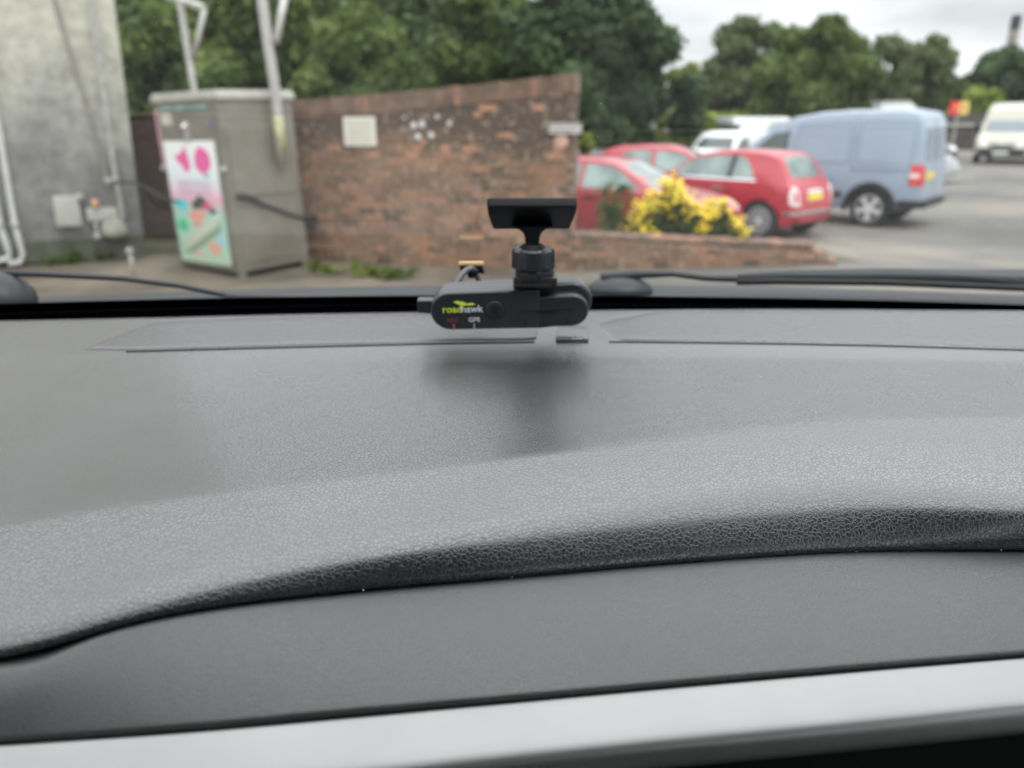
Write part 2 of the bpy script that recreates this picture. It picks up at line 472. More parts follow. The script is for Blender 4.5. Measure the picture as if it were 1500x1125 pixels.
def grid_mesh(name, rows, m, parent, smooth=True, sub=0, flip=False):
    """rows: list of lists of points"""
    nr_, nc = len(rows), len(rows[0])
    vs = [tuple(p) for r_ in rows for p in r_]
    fs = []
    for i in range(nr_ - 1):
        for j in range(nc - 1):
            f = (i * nc + j, i * nc + j + 1, (i + 1) * nc + j + 1, (i + 1) * nc + j)
            fs.append(f[::-1] if flip else f)
    me = bpy.data.meshes.new(name); me.from_pydata(vs, [], fs)
    o = link(name, me, m, parent, smooth)
    if sub:
        md = o.modifiers.new('sub', 'SUBSURF'); md.levels = sub; md.render_levels = sub
    return o

def text_mesh(body, size, m, parent, mx, name='lettering', ext=.0, bold=0., sx=1., shear=0., align='CENTER'):
    c = bpy.data.curves.new('t', 'FONT'); c.body = body; c.size = size; c.extrude = ext; c.offset = bold
    c.align_x = align; c.align_y = 'CENTER'; c.shear = shear; c.resolution_u = 3
    o = bpy.data.objects.new('t', c); COL.objects.link(o)
    dg = bpy.context.evaluated_depsgraph_get()
    me = bpy.data.meshes.new_from_object(o.evaluated_get(dg))
    bpy.data.objects.remove(o)
    me.materials.clear()
    # text lies in its own xy plane; stand it up into x,z facing -y
    T = mx @ Matrix(((sx, 0, 0, 0), (0, 0, -1, 0), (0, 1, 0, 0), (0, 0, 0, 1)))
    me.transform(T)
    return link(name, me, m, parent)

# ================================================================== THE CAR WE SIT IN
own = thing('car', 'grey black dashboard, windscreen and cabin of the car the photo is taken from', 'car')
DZ = .005
def line(pts, z, dz=0.):
    """key line on the dash: photo sight lines met at height EYE+z -> arrays X, Y, Z"""
    P = []
    for i, (px, py) in enumerate(pts):
        zz = (z[i] if isinstance(z, (list, tuple)) else z) + dz
        P.append(at_z(px, py, EYE + zz))
    P = np.array([tuple(p) for p in P])
    return P[np.argsort(P[:, 0])]
def yz(L, X):
    """evaluate line at X, smooth (Catmull like) with gentle extrapolation"""
    xs = L[:, 0]
    out = []
    for col in (1, 2):
        v = L[:, col]
        m_ = np.gradient(v, xs)
        X_ = np.asarray(X, float)
        i = np.clip(np.searchsorted(xs, X_) - 1, 0, len(xs) - 2)
        h = xs[i + 1] - xs[i]; t = (X_ - xs[i]) / h
        tc_ = np.clip(t, 0, 1)
        h00 = 2 * tc_**3 - 3 * tc_**2 + 1; h10 = tc_**3 - 2 * tc_**2 + tc_; h01 = -2 * tc_**3 + 3 * tc_**2; h11 = tc_**3 - tc_**2
        y = h00 * v[i] + h10 * h * m_[i] + h01 * v[i + 1] + h11 * h * m_[i + 1]
        y = np.where(t < 0, v[0] + m_[0] * .5 * (X_ - xs[0]), y)
        y = np.where(t > 1, v[-1] + m_[-1] * .5 * (X_ - xs[-1]), y)
        out.append(y)
    return out
L0 = line([(0, 469), (200, 465), (450, 459), (750, 455), (1100, 452), (1500, 454)], -.230)
L1 = line([(0, 519), (190, 514), (500, 505), (790, 499.5), (1200, 504), (1500, 512)], -.2285)
L2 = line([(0, 540), (250, 531), (500, 525), (750, 522), (1100, 523), (1500, 529)], -.2292)
L3 = line([(0, 770), (200, 738), (400, 712), (650, 684), (850, 660), (1000, 640), (1250, 618), (1500, 613)], [-.2265, -.2215, -.2165, -.212, -.2105, -.210, -.210, -.210])
L4 = line([(0, 910), (200, 868), (400, 829), (600, 797), (800, 766), (1000, 740), (1250, 722), (1500, 740)], [-.238, -.234, -.2315, -.2295, -.229, -.2285, -.2285, -.2295], dz=DZ)
L5 = line([(0, 966), (70, 950), (150, 925), (220, 907), (320, 890), (500, 869), (750, 847), (1000, 825), (1250, 809), (1500, 807)],
          [-.2455, -.2445, -.2425, -.2415, -.2425, -.2460, -.2500, -.2535, -.2560, -.2570], dz=DZ)
L5b = line([(0, 978), (55, 974), (110, 945), (170, 922), (240, 904), (320, 890), (500, 869), (750, 847), (1000, 825), (1250, 809), (1500, 807)],
           [-.2485, -.2480, -.2455, -.2438, -.2432, -.2440, -.2475, -.2515, -.2550, -.2575, -.2585], dz=DZ)
L6 = line([(0, 1083), (300, 1062), (500, 1043), (750, 1021), (1000, 998), (1250, 976), (1500, 955)], [-.263, -.264, -.266, -.268, -.270, -.272, -.273], dz=DZ)
L7 = line([(0, 1090), (300, 1069), (500, 1051), (750, 1028), (1000, 1005), (1250, 983), (1500, 962)], [-.264, -.265, -.267, -.269, -.271, -.273, -.274], dz=DZ)
L8 = line([(0, 1180), (300, 1158), (500, 1140), (750, 1112), (1000, 1086), (1250, 1062), (1500, 1036)], [-.269, -.270, -.272, -.274, -.276, -.278, -.279], dz=DZ)
L9 = line([(0, 1222), (300, 1199), (500, 1181), (750, 1154), (1000, 1128), (1250, 1105), (1500, 1080)], [-.283, -.284, -.286, -.288, -.290, -.292, -.293], dz=DZ)

XS = np.linspace(-.80, .80, 161)
def row(L, dy=0., dz=0.):
    y, z = yz(L, XS)
    return [(x, a + dy, b + dz) for x, a, b in zip(XS, y, z)]
def blend(A, B, t):
    return [tuple(a_ * (1 - t) + b_ * t for a_, b_ in zip(a, b)) for a, b in zip(A, B)]
r0, r1, r2, r3, r4, r5 = row(L0), row(L1), row(L2), row(L3), row(L4), row(L5)
rows = [row(L0, .06, -.034), row(L0, .012, -.012), row(L0, .004, -.0012), r0, blend(r0, r1, .5), blend(r0, r1, .94), r1, blend(r1, r2, .5), r2, blend(r2, r3, .06)]
for t in (.2, .4, .6, .8, .93): rows.append([(p[0], p[1], p[2] - .0004 * math.sin(math.pi * t)) for p in blend(r2, r3, t)])
rows += [r3, blend(r3, r4, .07)]
for t in (.22, .42): rows.append([(p[0], p[1], p[2] + .0008 * math.sin(math.pi * t)) for p in blend(r3, r4, t)])
B0, B2 = blend(r3, r4, .68), blend(r4, r5, .45)
for t in (0, .2, .4, .6, .8, 1):          # rounded roll over the padded edge
    rows.append(blend(blend(B0, r4, t), blend(r4, B2, t), t))
rows += [r5,
         [(p[0], p[1] + .004, p[2] - .003) for p in r5], [(p[0], p[1] + .03, p[2] - .003) for p in r5]]
# bulge the steep band a little
dash = grid_mesh('dashboard', rows, M['dash'], own, sub=1, flip=True)
dash['label'] = 'soft grained grey dashboard top with a rounded padded edge'

# defroster panels either side of the centre clip (sub-parts of the dashboard)
def dash_z(x, y):
    """height of the dash rear zone at x,y (between L0 and L2)"""
    ya, za = yz(L0, [x]); yb, zb = yz(L1, [x]); yc, zc = yz(L2, [x])
    if y > yb[0]:
        t = (ya[0] - y) / (ya[0] - yb[0]); return za[0] * (1 - t) + zb[0] * t
    t = (yb[0] - y) / (yb[0] - yc[0]); return zb[0] * (1 - t) + zc[0] * t
def dash_panel(name, outline, thick, m, parent, lab=None):
    """outline: list of (px_near, px_far) columns: near edge point and far edge point in photo sight lines"""
    near, far = outline
    A = [at_z(px, py, EYE - .2285) for px, py in near]
    B = [at_z(px, py, EYE - .230) for px, py in far]
    n = 40
    def samp(P, t):
        k = t * (len(P) - 1); i = min(int(k), len(P) - 2); f = k - i
        return P[i].lerp(P[i + 1], f)
    rr = []
    for v, h in ((-.0, -.004), (0, thick * .5), (.03, thick * .9), (.08, thick), (.5, thick), (.92, thick), (1, thick * .6), (1, -.004)):
        rw = []
        for k in range(n + 1):
            t = k / n
            p = samp(A, t).lerp(samp(B, t), v)
            e = min(1, min(t, 1 - t) * n / 1.0)
            z = dash_z(p.x, p.y) + (h if e > 0 else min(h, -.004))
            rw.append((p.x, p.y, z))
        rr.append(rw)
    o = grid_mesh(name, rr, m, parent, sub=1, flip=False)
    if lab: o['label'] = lab
    return o
dash_panel('defroster_panel', ([(112, 512), (190, 513), (350, 508.5), (500, 504), (650, 501), (775, 498.5), (787, 496)],
                               [(215, 476), (260, 471), (380, 466), (500, 463), (640, 461), (770, 460), (792, 472)]), .0024, M['dash_panel'], dash)
dash_panel('defroster_panel', ([(896, 498), (1000, 499), (1150, 501), (1300, 504), (1500, 510), (1700, 520)],
                               [(866, 478), (960, 457), (1150, 456), (1300, 456), (1500, 457), (1700, 460)]), .0024, M['dash_panel'], dash)
dash_panel('clip_cover', ([(813, 500), (838, 500.5), (863, 500)], [(817, 484), (838, 483), (861, 484)]), .005, M['dash'], dash)

# dark seams in front of each panel (thin black beads on the surface, standing in for shaded gaps)
def seam(pts, wd):
    P = [at_z(px, py, EYE - .2285) for px, py in pts]
    mb = MB()
    mb.tube([(p.x, p.y, dash_z(p.x, p.y) + .0002) for p in P], wd, 8)
    o = mb.build('seam', M['groove'], dash, True)
seam([(185, 515.5), (350, 511), (500, 507), (650, 503.5), (783, 501.5)], .0009)
seam([(892, 501), (1000, 502), (1150, 504), (1300, 507), (1500, 513), (1650, 519)], .0009)
seam([(815, 502), (838, 501), (862, 502)], .0008)

mb = MB(); rdd = random.Random(12)
for i in range(34):
    k = rdd.choice((7, 9, 10, 11, 12, 14, 15, 16, 17)); j = rdd.randint(20, 140); f = rdd.random()
    a_, b_ = Vector(rows[k][j]), Vector(rows[k + 1][j + 1]); p = a_.lerp(b_, f); r_ = rdd.uniform(.00014, .00034)
    mb.lathe([(r_ * .3, -r_ * .4), (r_, 0), (r_ * .3, r_ * .4)], 6, Matrix.Translation((p.x, p.y, p.z + .0006)))
for i in range(5):
    j = rdd.randint(45, 140); p = Vector(r5[j]); r_ = rdd.uniform(.0002, .0005)
    mb.lathe([(r_ * .3, -r_ * .4), (r_, 0), (r_ * .3, r_ * .4)], 6, Matrix.Translation((p.x, p.y - .001, p.z + .0012)))
dd = mb.build('dust', M['dust'], dash); dd['kind'] = 'stuff'
# lower panel, trim strip, knee board
q5, q6, q7, q8, q9 = row(L5b), row(L6), row(L7), row(L8), row(L9)
lowrows = [[(p[0], p[1] + .035, p[2] - .003) for p in q5], q5, blend(q5, q6, .05)]
for t in (.3, .5, .7, .9): lowrows.append([(p[0], p[1], p[2] + .0012 * math.sin(math.pi * t)) for p in blend(q5, q6, t)])
lowrows += [blend(q5, q6, .975), q6, [(p[0], p[1], p[2] - .004) for p in q6], [(p[0], p[1] + .01, p[2] - .02) for p in q6]]
lp = grid_mesh('lower_panel', lowrows, M['dash_low'], own, sub=1, flip=True)
lp['label'] = 'smooth dark grey shelf panel below the padded edge'
tr = [[(p[0], p[1] + .004, p[2] - .02) for p in q7], [(p[0], p[1] + .0008, p[2] - .003) for p in q7], q7, blend(q7, q8, .1), blend(q7, q8, .5), blend(q7, q8, .85),
      [(p[0], p[1], p[2] - .001) for p in q8], blend(q8, q9, .3), blend(q8, q9, .7), q9, [(p[0], p[1] + .01, p[2] - .004) for p in q9]]
ts = grid_mesh('trim_strip', tr, M['satin'], own, sub=1, flip=True)
ts['label'] = 'bright satin silver strip along the lower edge'
grid_mesh('knee_panel', [[(p[0], p[1] + .012, p[2] - .001) for p in q9], [(p[0], p[1] + .018, p[2] - .006) for p in q9], [(p[0], p[1] - .02, p[2] - .25) for p in q9], [(p[0], p[1] + .1, p[2] - .55) for p in q9]], M['cavity'], own, flip=True)
grid_mesh('trough', [[(x, 1.09 - .13 * x * x, EYE - .245) for x in XS], [(x, 1.0 - .13 * x * x, EYE - .262) for x in XS], [(x, .90, EYE - .27) for x in XS]], M['frit'], own, flip=True)
grid_mesh('dash_base', [[(x, 1.0, EYE - .275) for x in XS], [(x, .36, EYE - .30) for x in XS]], M['cavity'], own, flip=True)

# windscreen: leans back over the dash at about 25 degrees, curved across
SL = .625
Y0 = lambda x: 1.055 - .13 * x * x
def wz(x, y):
    d = Y0(x) - y
    return EYE - .2365 + d * SL - .06 * d * d
def scr(name, y_of, m, n=60, k=24, off=0.):
    rr = []
    for i in range(k + 1):
        rw = []
        for j in range(n + 1):
            x = -.80 + 1.6 * j / n
            ya, yb = y_of(x)
            y = ya + (yb - ya) * i / k
            rw.append((x, y, wz(x, y) + off))
        rr.append(rw)
    return grid_mesh(name, rr, m, own)
ws = scr('windscreen', lambda x: (Y0(x) + .012, .30), M['screen'])
ws['label'] = 'clear sloping windscreen'
fr = scr('windscreen_border', lambda x: (Y0(x) + .012, Y0(x) - .012 - .006 * max(0, -x)), M['frit'], k=3, off=-.003)
md = fr.modifiers.new('t', 'SOLIDIFY'); md.thickness = .0015; md.offset = -1
# dust specks on the outside of the glass
mb = MB()
for i in range(90):
    px, py = random.uniform(60, 1480), random.uniform(5, 380)
    d = ray(px, py); lo, hi = .1, 1.05
    for _ in range(30):
        y = (lo + hi) / 2; p = Vector((0, 0, EYE)) + d * (y / d.y)
        if p.z > wz(p.x, y): hi = y
        else: lo = y
    p = Vector((0, 0, EYE)) + d * (lo / d.y)
    r_ = random.uniform(.00012, .00032)
    mb.lathe([(r_ * .3, -r_ * .5), (r_, 0), (r_ * .3, r_ * .5)], 6, Matrix.Translation((p.x, p.y, p.z + .001)))
sp = mb.build('dust', M['dust'], own); sp['kind'] = 'stuff'; sp['label'] = 'tiny pale dust specks on the windscreen'

# cabin shell
mb = MB(); mb.box((0, -.68, EYE + .215), (1.62, 1.98, .05)); mb.build('roof_lining', M['lining'], own)
for s in (-1, 1):
    mb = MB(); mb.tube([(s * .80, .98, EYE - .23), (s * .80, .66, EYE - .01), (s * .79, .30, EYE + .19)], .035, 10); mb.build('pillar', M['lining'], own, True)
    mb = MB(); mb.box((s * .83, -.33, EYE - .72), (.06, 2.7, 1.06), bev=.02); mb.build('door_panel', M['cavity'], own)
    mb = MB(); mb.box((s * .83, -.40, EYE + .0), (.05, .12, .42)); mb.build('door_pillar', M['lining'], own)
    mb = MB(); mb.box((s * .815, -.35, EYE + .0), (.005, 2.4, .40)); mb.build('side_window', M['screen'], own)
mb = MB(); mb.box((0, -1.66, EYE - .5), (1.62, .06, 1.45)); mb.build('rear_bulkhead', M['lining'], own)
mb = MB(); mb.box((0, -.33, EYE - 1.28), (1.62, 2.7, .06)); mb.build('cabin_floor', M['cavity'], own)
for s in (-1, 1):
    mb = MB(); mb.box((s * .38, -.62, EYE - .85), (.5, .5, .16), bev=.05); mb.box((s * .38, -.9, EYE - .5), (.5, .14, .7), bev=.05); mb.build('seat', M['lining'], own, True)
# bonnet and scuttle outside
XB = np.linspace(-.78, .78, 25)
bn = []
for y, z in ((1.16, -.262), (1.165, -.246), (1.19, -.243), (1.4, -.30), (1.7, -.42), (2.0, -.60), (2.12, -.75), (2.16, -1.0), (2.14, -1.5)):
    bn.append([(x, y - .10 * x * x, EYE + z - .05 * x * x) for x in XB])
grid_mesh('bonnet', bn, M['blackpaint'], own, sub=1, flip=False)
cw = []
for y, z in ((.965, -.255), (.975, -.232), (1.03, -.2275), (1.09, -.2315), (1.13, -.2335), (1.15, -.238), (1.155, -.26)):
    cw.append([(x, y - .10 * x * x, EYE + z + .004 * x - .012 * x * x) for x in XB])
def cowl_mat():
    m = mat('perforated scuttle mesh', (.024, .026, .029), .5)
    n, l = nodes(m); b = n["Principled BSDF"]
    t = n.new("ShaderNodeTexCoord"); v = n.new("ShaderNodeTexVoronoi"); v.inputs["Scale"].default_value = 240; v.inputs["Randomness"].default_value = 0
    l.new(t.outputs["Object"], v.inputs["Vector"])
    r = n.new("ShaderNodeMapRange"); r.inputs[1].default_value = .2; r.inputs[2].default_value = .5
    l.new(v.outputs["Distance"], r.inputs[0])
    mm = n.new("ShaderNodeMix"); mm.data_type = 'RGBA'; mm.inputs[6].default_value = (.003, .003, .004, 1); mm.inputs[7].default_value = (.028, .030, .033, 1)
    l.new(r.outputs[0], mm.inputs[0]); l.new(mm.outputs[2], b.inputs["Base Color"])
    return m
cwl = grid_mesh('scuttle_panel', cw, cowl_mat(), own, sub=1)
cwl['label'] = 'black perforated scuttle at the foot of the windscreen'

# wipers (right one heavy, left one thin)
def wp(px, py, Y): return at_y(px, py, Y)
mb = MB(); mb.tube([wp(880, 408, 1.06), wp(930, 402, 1.06), wp(985, 401, 1.05), wp(1035, 407, 1.05), wp(1080, 408, 1.05), wp(1150, 405, 1.05)], [.007, .006, .004, .0045, .005, .006], 10)
mb.tube([wp(1080, 407, 1.05), wp(1160, 404, 1.05), wp(1300, 404, 1.04), wp(1500, 408, 1.02), wp(1800, 420, .98)], [.005, .0085, .0105, .0125, .013], 10)
wa = mb.build('wiper_arm', M['wiper'], own, True)
mb = MB(); mb.tube([wp(1080, 413, 1.02), wp(1140, 412, 1.02), wp(1300, 414, 1.02), wp(1500, 422, 1.0), wp(1800, 440, .96)], .0045, 8)
mb.build('wiper_blade', M['rubber'], wa, True)
def dome(mb, c, rx, ry, rz):
    prof = [(math.cos(R(a)), math.sin(R(a))) for a in (-30, 0, 20, 40, 55, 70, 82, 89)]
    mb.lathe(prof, 28, Matrix.Translation(c) @ Matrix.Diagonal((rx, ry, rz, 1)))
mb = MB(); dome(mb, wp(908, 425, 1.06), .046, .032, .020); mb.build('wiper_cap', M['wiper'], own, True)
mb = MB(); dome(mb, wp(-10, 442, .98), .055, .04, .040); mb.build('wiper_cap', M['wiper'], own, True)
mb = MB(); mb.tube([wp(5, 400, .99), wp(60, 401.5, .99), wp(180, 408, 1.0), wp(260, 418, 1.0), wp(330, 432, 1.0), wp(400, 444, 1.0)], [.0042, .004, .0036, .0036, .0036, .003], 10)
wl = mb.build('wiper_arm', M['wiper'], own, True)
mb = MB(); mb.tube([wp(330, 438, .99), wp(460, 440, 1.0), wp(620, 438, 1.0)], .005, 8)
mb.build('wiper_blade', M['rubber'], wl, True)

OUT_ = 1.105
for o_ in own.children_recursive:
    if o_.name.split('.')[0] in ('bonnet', 'scuttle_panel', 'wiper_arm', 'wiper_blade', 'wiper_cap'):
        o_.data.transform(Matrix.Translation((0, 0, EYE)) @ Matrix.Scale(OUT_, 4) @ Matrix.Translation((0, 0, -EYE)))
# ================================================================== DASH CAMERA on its mount
PXM = .000478
cp = at_y(742, 449, .53)
K = .80 / .53
dc = thing('dash_camera', 'small black pill shaped dash camera with lime lettering hanging below its windscreen mount', 'dash camera', cp, (R(8), 0, 0))
def P2(px, py): return ((px - 742) * PXM, (449 - py) * PXM)
def capsule_pts(x0, x1, yt0, yt1, yb0, yb1, n=12, left=True, right=True):
    """outline in pixels with rounded ends; returns local x,z"""
    pts = []
    if left:
        cx, cy, r_ = x0 + (yb0 - yt0) / 2, (yt0 + yb0) / 2, (yb0 - yt0) / 2
        for k in range(n + 1):
            a = R(90 + 180 * k / n); pts.append(P2(cx + r_ * math.cos(a), cy - r_ * math.sin(a)))
    else:
        pts += [P2(x0, yt0), P2(x0, yb0)]
    if right:
        cx, cy, r_ = x1 - (yb1 - yt1) / 2, (yt1 + yb1) / 2, (yb1 - yt1) / 2
        for k in range(n + 1):
            a = R(-90 + 180 * k / n); pts.append(P2(cx + r_ * math.cos(a), cy - r_ * math.sin(a)))
    else:
        pts += [P2(x1, yb1), P2(x1, yt1)]
    return pts
mb = MB(); mb.slab(capsule_pts(634, 869, 427, 417, 480, 477, 16), .006, .022, .003); rear = mb.build('rear_shell', M['cam'], dc, True, 40)
front = capsule_pts(631, 790, 425.5, 420, 483, 480.5, 16, True, False)
mb = MB(); mb.slab(front, -.004, .0125, .0016); mb.build('front_shell', M['cam'], dc, True, 40)
flapo = capsule_pts(776, 862, 433, 429, 480, 478, 16, False, True)
mb = MB(); mb.slab(flapo, -.0035, .0115, .0018); fl = mb.build('card_cover', M['cam'], dc, True, 40)
mb = MB(); mb.slab([P2(765, 478), P2(775, 482), P2(790, 484), P2(806, 482), P2(835, 477)], .0, .016, .001); mb.build('lens_ring', M['camdark'], dc, True, 40)
# grooves of the flap, button, lettering, marks
mb = MB()
def grv(x0, y0, x1, y1, w_=.0004, y=-.0041):
    a = Vector((*P2(x0, y0),)); b = Vector((*P2(x1, y1),)); d = (b - a); L_ = d.length; ang = math.atan2(d.y, d.x)
    c = (a + b) / 2
    mb.box((0, 0, 0), (L_, .0006, w_), Matrix.Translation((c.x, y, c.y)) @ Matrix.Rotation(-ang, 4, 'Y'))
grv(763, 453, 763, 478.5); grv(763, 453, 790, 452.3); grv(790, 452.3, 837, 451, y=-.0036); grv(837, 451, 837, 477, y=-.0036)
grv(787, 455.5, 811, 454.5, .0012, y=-.0041); grv(770, 468, 770, 477, .0013); grv(831, 466, 831, 474, .0013, y=-.0036)
mb.build('flap_groove', M['groove'], fl)
bc = Vector((*P2(724.5, 450.5),))
mb = MB(); mb.lathe([(.0070, -.0002), (.0070, .0004), (.0063, .0004), (.0063, -.0006), (.0059, -.0009), (.0020, -.0004), (.0001, -.0004)], 36, Matrix.Translation((bc.x, -.0040, bc.y)) @ Matrix.Rotation(R(-90), 4, 'X'))
mb2 = mb
bt = mb.build('button', M['cam'], dc, True, 40)
mb = MB(); mb.lathe([(.0074, 0), (.0074, .0003), (.0069, .0003), (.0069, 0)], 36, Matrix.Translation((bc.x, -.0039, bc.y)) @ Matrix.Rotation(R(90), 4, 'X')); mb.build('button_ring', M['groove'], bt)
mb = MB()
for dz in (-.0024, 0, .0024): mb.box((bc.x, -.0048, bc.y + dz), (.0036, .0006, .0005))
mb.box((bc.x - .0018, -.0048, bc.y), (.0005, .0006, .0052)); mb.box((bc.x + .0018, -.0048, bc.y), (.0004, .0006, .0052))
mb.build('button_symbol', M['groove'], bt)
RT = R(-1.8)
def T2(px, py, y=-.00425):
    a, b = P2(px, py); return Matrix.Translation((a, y, b)) @ Matrix.Rotation(RT, 4, 'Y')
text_mesh('road', .0072, M['lime'], dc, T2(662.8, 450.3), ext=.00006, bold=.00010, sx=1.02)
text_mesh('hawk', .0072, M['whiteprint'], dc, T2(691.5, 449.6), ext=.00006, bold=.00010, sx=.98)
text_mesh('REC', .0045, M['redprint'], dc, T2(663.5, 467.5), ext=.00005, bold=.00003, sx=1.05)
text_mesh('GPS', .0045, M['whiteprint'], dc, T2(694.5, 466.5), ext=.00005, bold=.00006, sx=1.05)
mb = MB(); a, b = P2(664.5, 478); mb.box((a, -.0043, b), (.0011, .0006, .0045)); mb.build('recording_light', mat('dull pink light pipe', (.30, .12, .15), .3), dc)
mb = MB(); a, b = P2(694.5, 477); mb.box((a, -.0043, b), (.0011, .0006, .0045)); mb.build('position_light', mat('grey light pipe', (.30, .31, .32), .3), dc)
mb = MB()
mb.slab([P2(665, 439), P2(669, 437.2), P2(679, 438.5), P2(684, 441.3), P2(697, 442.0), P2(692, 443.6), P2(684, 443.6), P2(679, 444.6), P2(674, 443.0)], -.0044, -.0040)
mb.slab([P2(685, 441.6), P2(690, 440.3), P2(697, 441.9), P2(692, 443.2), P2(686, 443.0)], -.00435, -.0040)
mb.build('bird_emblem', M['lime'], dc)
# plug on the left
mb = MB(); a, b = P2(622, 454); mb.box((a, .009, b), (.012, .009, .010), bev=.002); mb.build('plug', M['cam'], dc, True, 50)
# copper label peeping out on top
mb = MB(); a, b = P2(772, 417.5); mb.box((a, .006, b), (.019, .010, .0018)); mb.build('label_strip', M['copper'], dc)

# mount: adhesive plate on the glass, neck, fluted locking nut, slide foot
mt = thing('windscreen_mount', 'black adhesive windscreen mount with T shaped plate and fluted locking nut above the camera', 'mount', at_y(782, 413, .535))
o0 = Vector(mt.location)
def Q(px, py, dy=0.):
    p = at_y(px, py, .535 + dy) - o0; return p
base = MB(); q = Q(783.5, 408); base.box((q.x, q.y, q.z), (.030, .026, .0055), bev=.001); q = Q(783, 412.5); base.box((q.x - .002, q.y - .002, q.z), (.026, .026, .0022), bev=.0006)
q = Q(774, 402.5); base.box((q.x, q.y - .010, q.z), (.011, .008, .005), bev=.0008)
base.build('slide_foot', M['black'], mt, True, 40)
q = Q(783, 400)
mb = MB(); mb.lathe([(.0135, -.002), (.0135, .002), (.012, .004)], 30, Matrix.Translation(q)); mb.build('collar', M['camdark'], mt, True, 40)
q = Q(781, 400)
prof = []
mb = MB(); n = 96; H0, H1 = .0035, .0175
vs, fs = [], []
levels = [(H0, .94), (H0 + .0012, 1.0), (H1 - .0015, 1.0), (H1, .92), (H1 + .0004, .6)]
for z, k in levels:
    for i in range(n):
        a = 2 * math.pi * i / n
        c_ = math.cos(8 * a + .6)
        r_ = .0150 * k * (1 - .085 * (0 if c_ > -.25 else 1))
        vs.append((r_ * math.cos(a), r_ * math.sin(a), z))
for i in range(len(levels) - 1):
    for k in range(n):
        k2 = (k + 1) % n; fs.append((i * n + k, i * n + k2, (i + 1) * n + k2, (i + 1) * n + k))
fs.append(tuple(range(n))[::-1]); fs.append(tuple((len(levels) - 1) * n + k for k in range(n)))
mb.add(vs, fs, Matrix.Translation(q)); mb.build('locking_nut', M['cam'], mt, True, 30)
# neck
q1 = Q(780, 371); q2 = Q(779, 352, .0); q3 = Q(779, 338, .008)
mb = MB()
mb.lathe([(.0085, 0), (.0095, .0015), (.007, .004)], 24, Matrix.Translation(Q(780, 366)))
neck_px = [(750, 332), (760, 337.5), (766, 342), (769, 349), (770, 362), (790, 362), (791, 349), (794, 342), (800, 337.5), (810, 332)]
pl = []
for px, py in neck_px:
    p = Q(px, py); pl.append((p.x, p.z))
mb.slab(pl, .003, .018, .002)
mb.build('neck', M['camdark'], mt, True, 40)
# plate parallel to the windscreen
pc = at_y(778.5, 315, .541) - o0
slope = math.atan(SL - .1 * .4)
mxp = Matrix.Translation(pc) @ Matrix.Rotation(R(90) - slope, 4, 'X')
k_ = .000492; hx, hz = 61 * k_, .024
ol = [(-hx, .0165), (-hx + .0015, .0185), (hx - .0015, .0185), (hx, .0165), (hx - .0003, .004), (hx - .0022, -.0175), (hx - .004, -.0195), (-hx + .0045, -.0195), (-hx + .0027, -.0175), (-hx + .0003, .004)]
mb = MB(); mb.slab([(x, z) for x, z in ol], -.0025, .0045, .0015, mxp); mb.build('adhesive_plate', M['camdark'], mt, True, 40)

for o_ in (dc, mt):
    o_.scale = (K, K, K)
    o_.location = Vector((0, 0, EYE)) + (Vector(o_.location) - Vector((0, 0, EYE))) * K
# cable clip on the glass with its cable
kc = at_y(690, 387, .90)
cc = thing('cable_clip', 'tiny black cable clip with amber tape on the windscreen left of the mount', 'cable clip', kc)
k7 = .90 * 1.035 / F
mb = MB(); mb.box((.0003, 0, .001), (35 * k7, .006, 4.5 * k7), bev=.0005); mb.build('tape', M['gold'], cc)
mb = MB(); mb.slab([(-16 * k7, -.6 * k7), (-15 * k7, -7 * k7), (-6 * k7, -8 * k7), (-4 * k7, -19 * k7), (8 * k7, -19 * k7), (10 * k7, -12 * k7), (19 * k7, -12.5 * k7), (16 * k7, -.6 * k7)], -.006, .006, .0008); mb.build('clip_body', M['camdark'], cc, True, 40)
mb = MB()
pts = [at_y(697, 397, .895), at_y(690, 393, .885), at_y(683, 396, .88), at_y(675, 405, .87), at_y(667, 420, .86), at_y(655, 440, .85), at_y(630, 456, .835), at_y(621, 455, .818)]
mb.tube(pts, [.0033] * 7 + [.0025], 12)
cb = mb.build('cable', M['cablegrey'], None, True)
tag(cb, 'thin grey cable looping from the clip down behind the dash camera', 'cable')
mb = MB(); mb.tube([at_y(694, 398, .90), at_y(700, 409, .885), at_y(708, 420, .87), at_y(716, 440, .84)], .0030, 10)
cb = mb.build('cable', M['camdark'], None, True)
tag(cb, 'short black cable dropping right from the clip behind the camera', 'cable')

# ================================================================== GROUND
def sheet(name, pts, z, m, kind='structure', sub=None):
    me = bpy.data.meshes.new(name); me.from_pydata([(x, y, z) for x, y in pts], [], [tuple(range(len(pts)))])
    o = link(name, me, m); o['kind'] = kind; return o
sheet('ground', [(-400, -60), (400, -60), (400, 900), (-400, 900)], 0, M['asphalt'])
def G(px, py): p = at_z(px, py, 0); return (p.x, p.y)
fy = [G(-60, 400), G(40, 384), G(215, 374), G(446, 372), G(640, 380), G(850, 391)]
sheet('pavement', [(-7.5, 3), (-7.5, fy[0][1])] + fy + [(1.0, 6.0), (1.0, 3)], .004, M['concrete'])
sheet('earth', [G(150, 374), G(440, 372), G(440, 340), G(150, 340)], .006, M['earth'])
sheet('verge', [(.9, 9.8), (4.6, 10.2), (4.4, 11.0), (.9, 10.9)], .004, M['earth'])

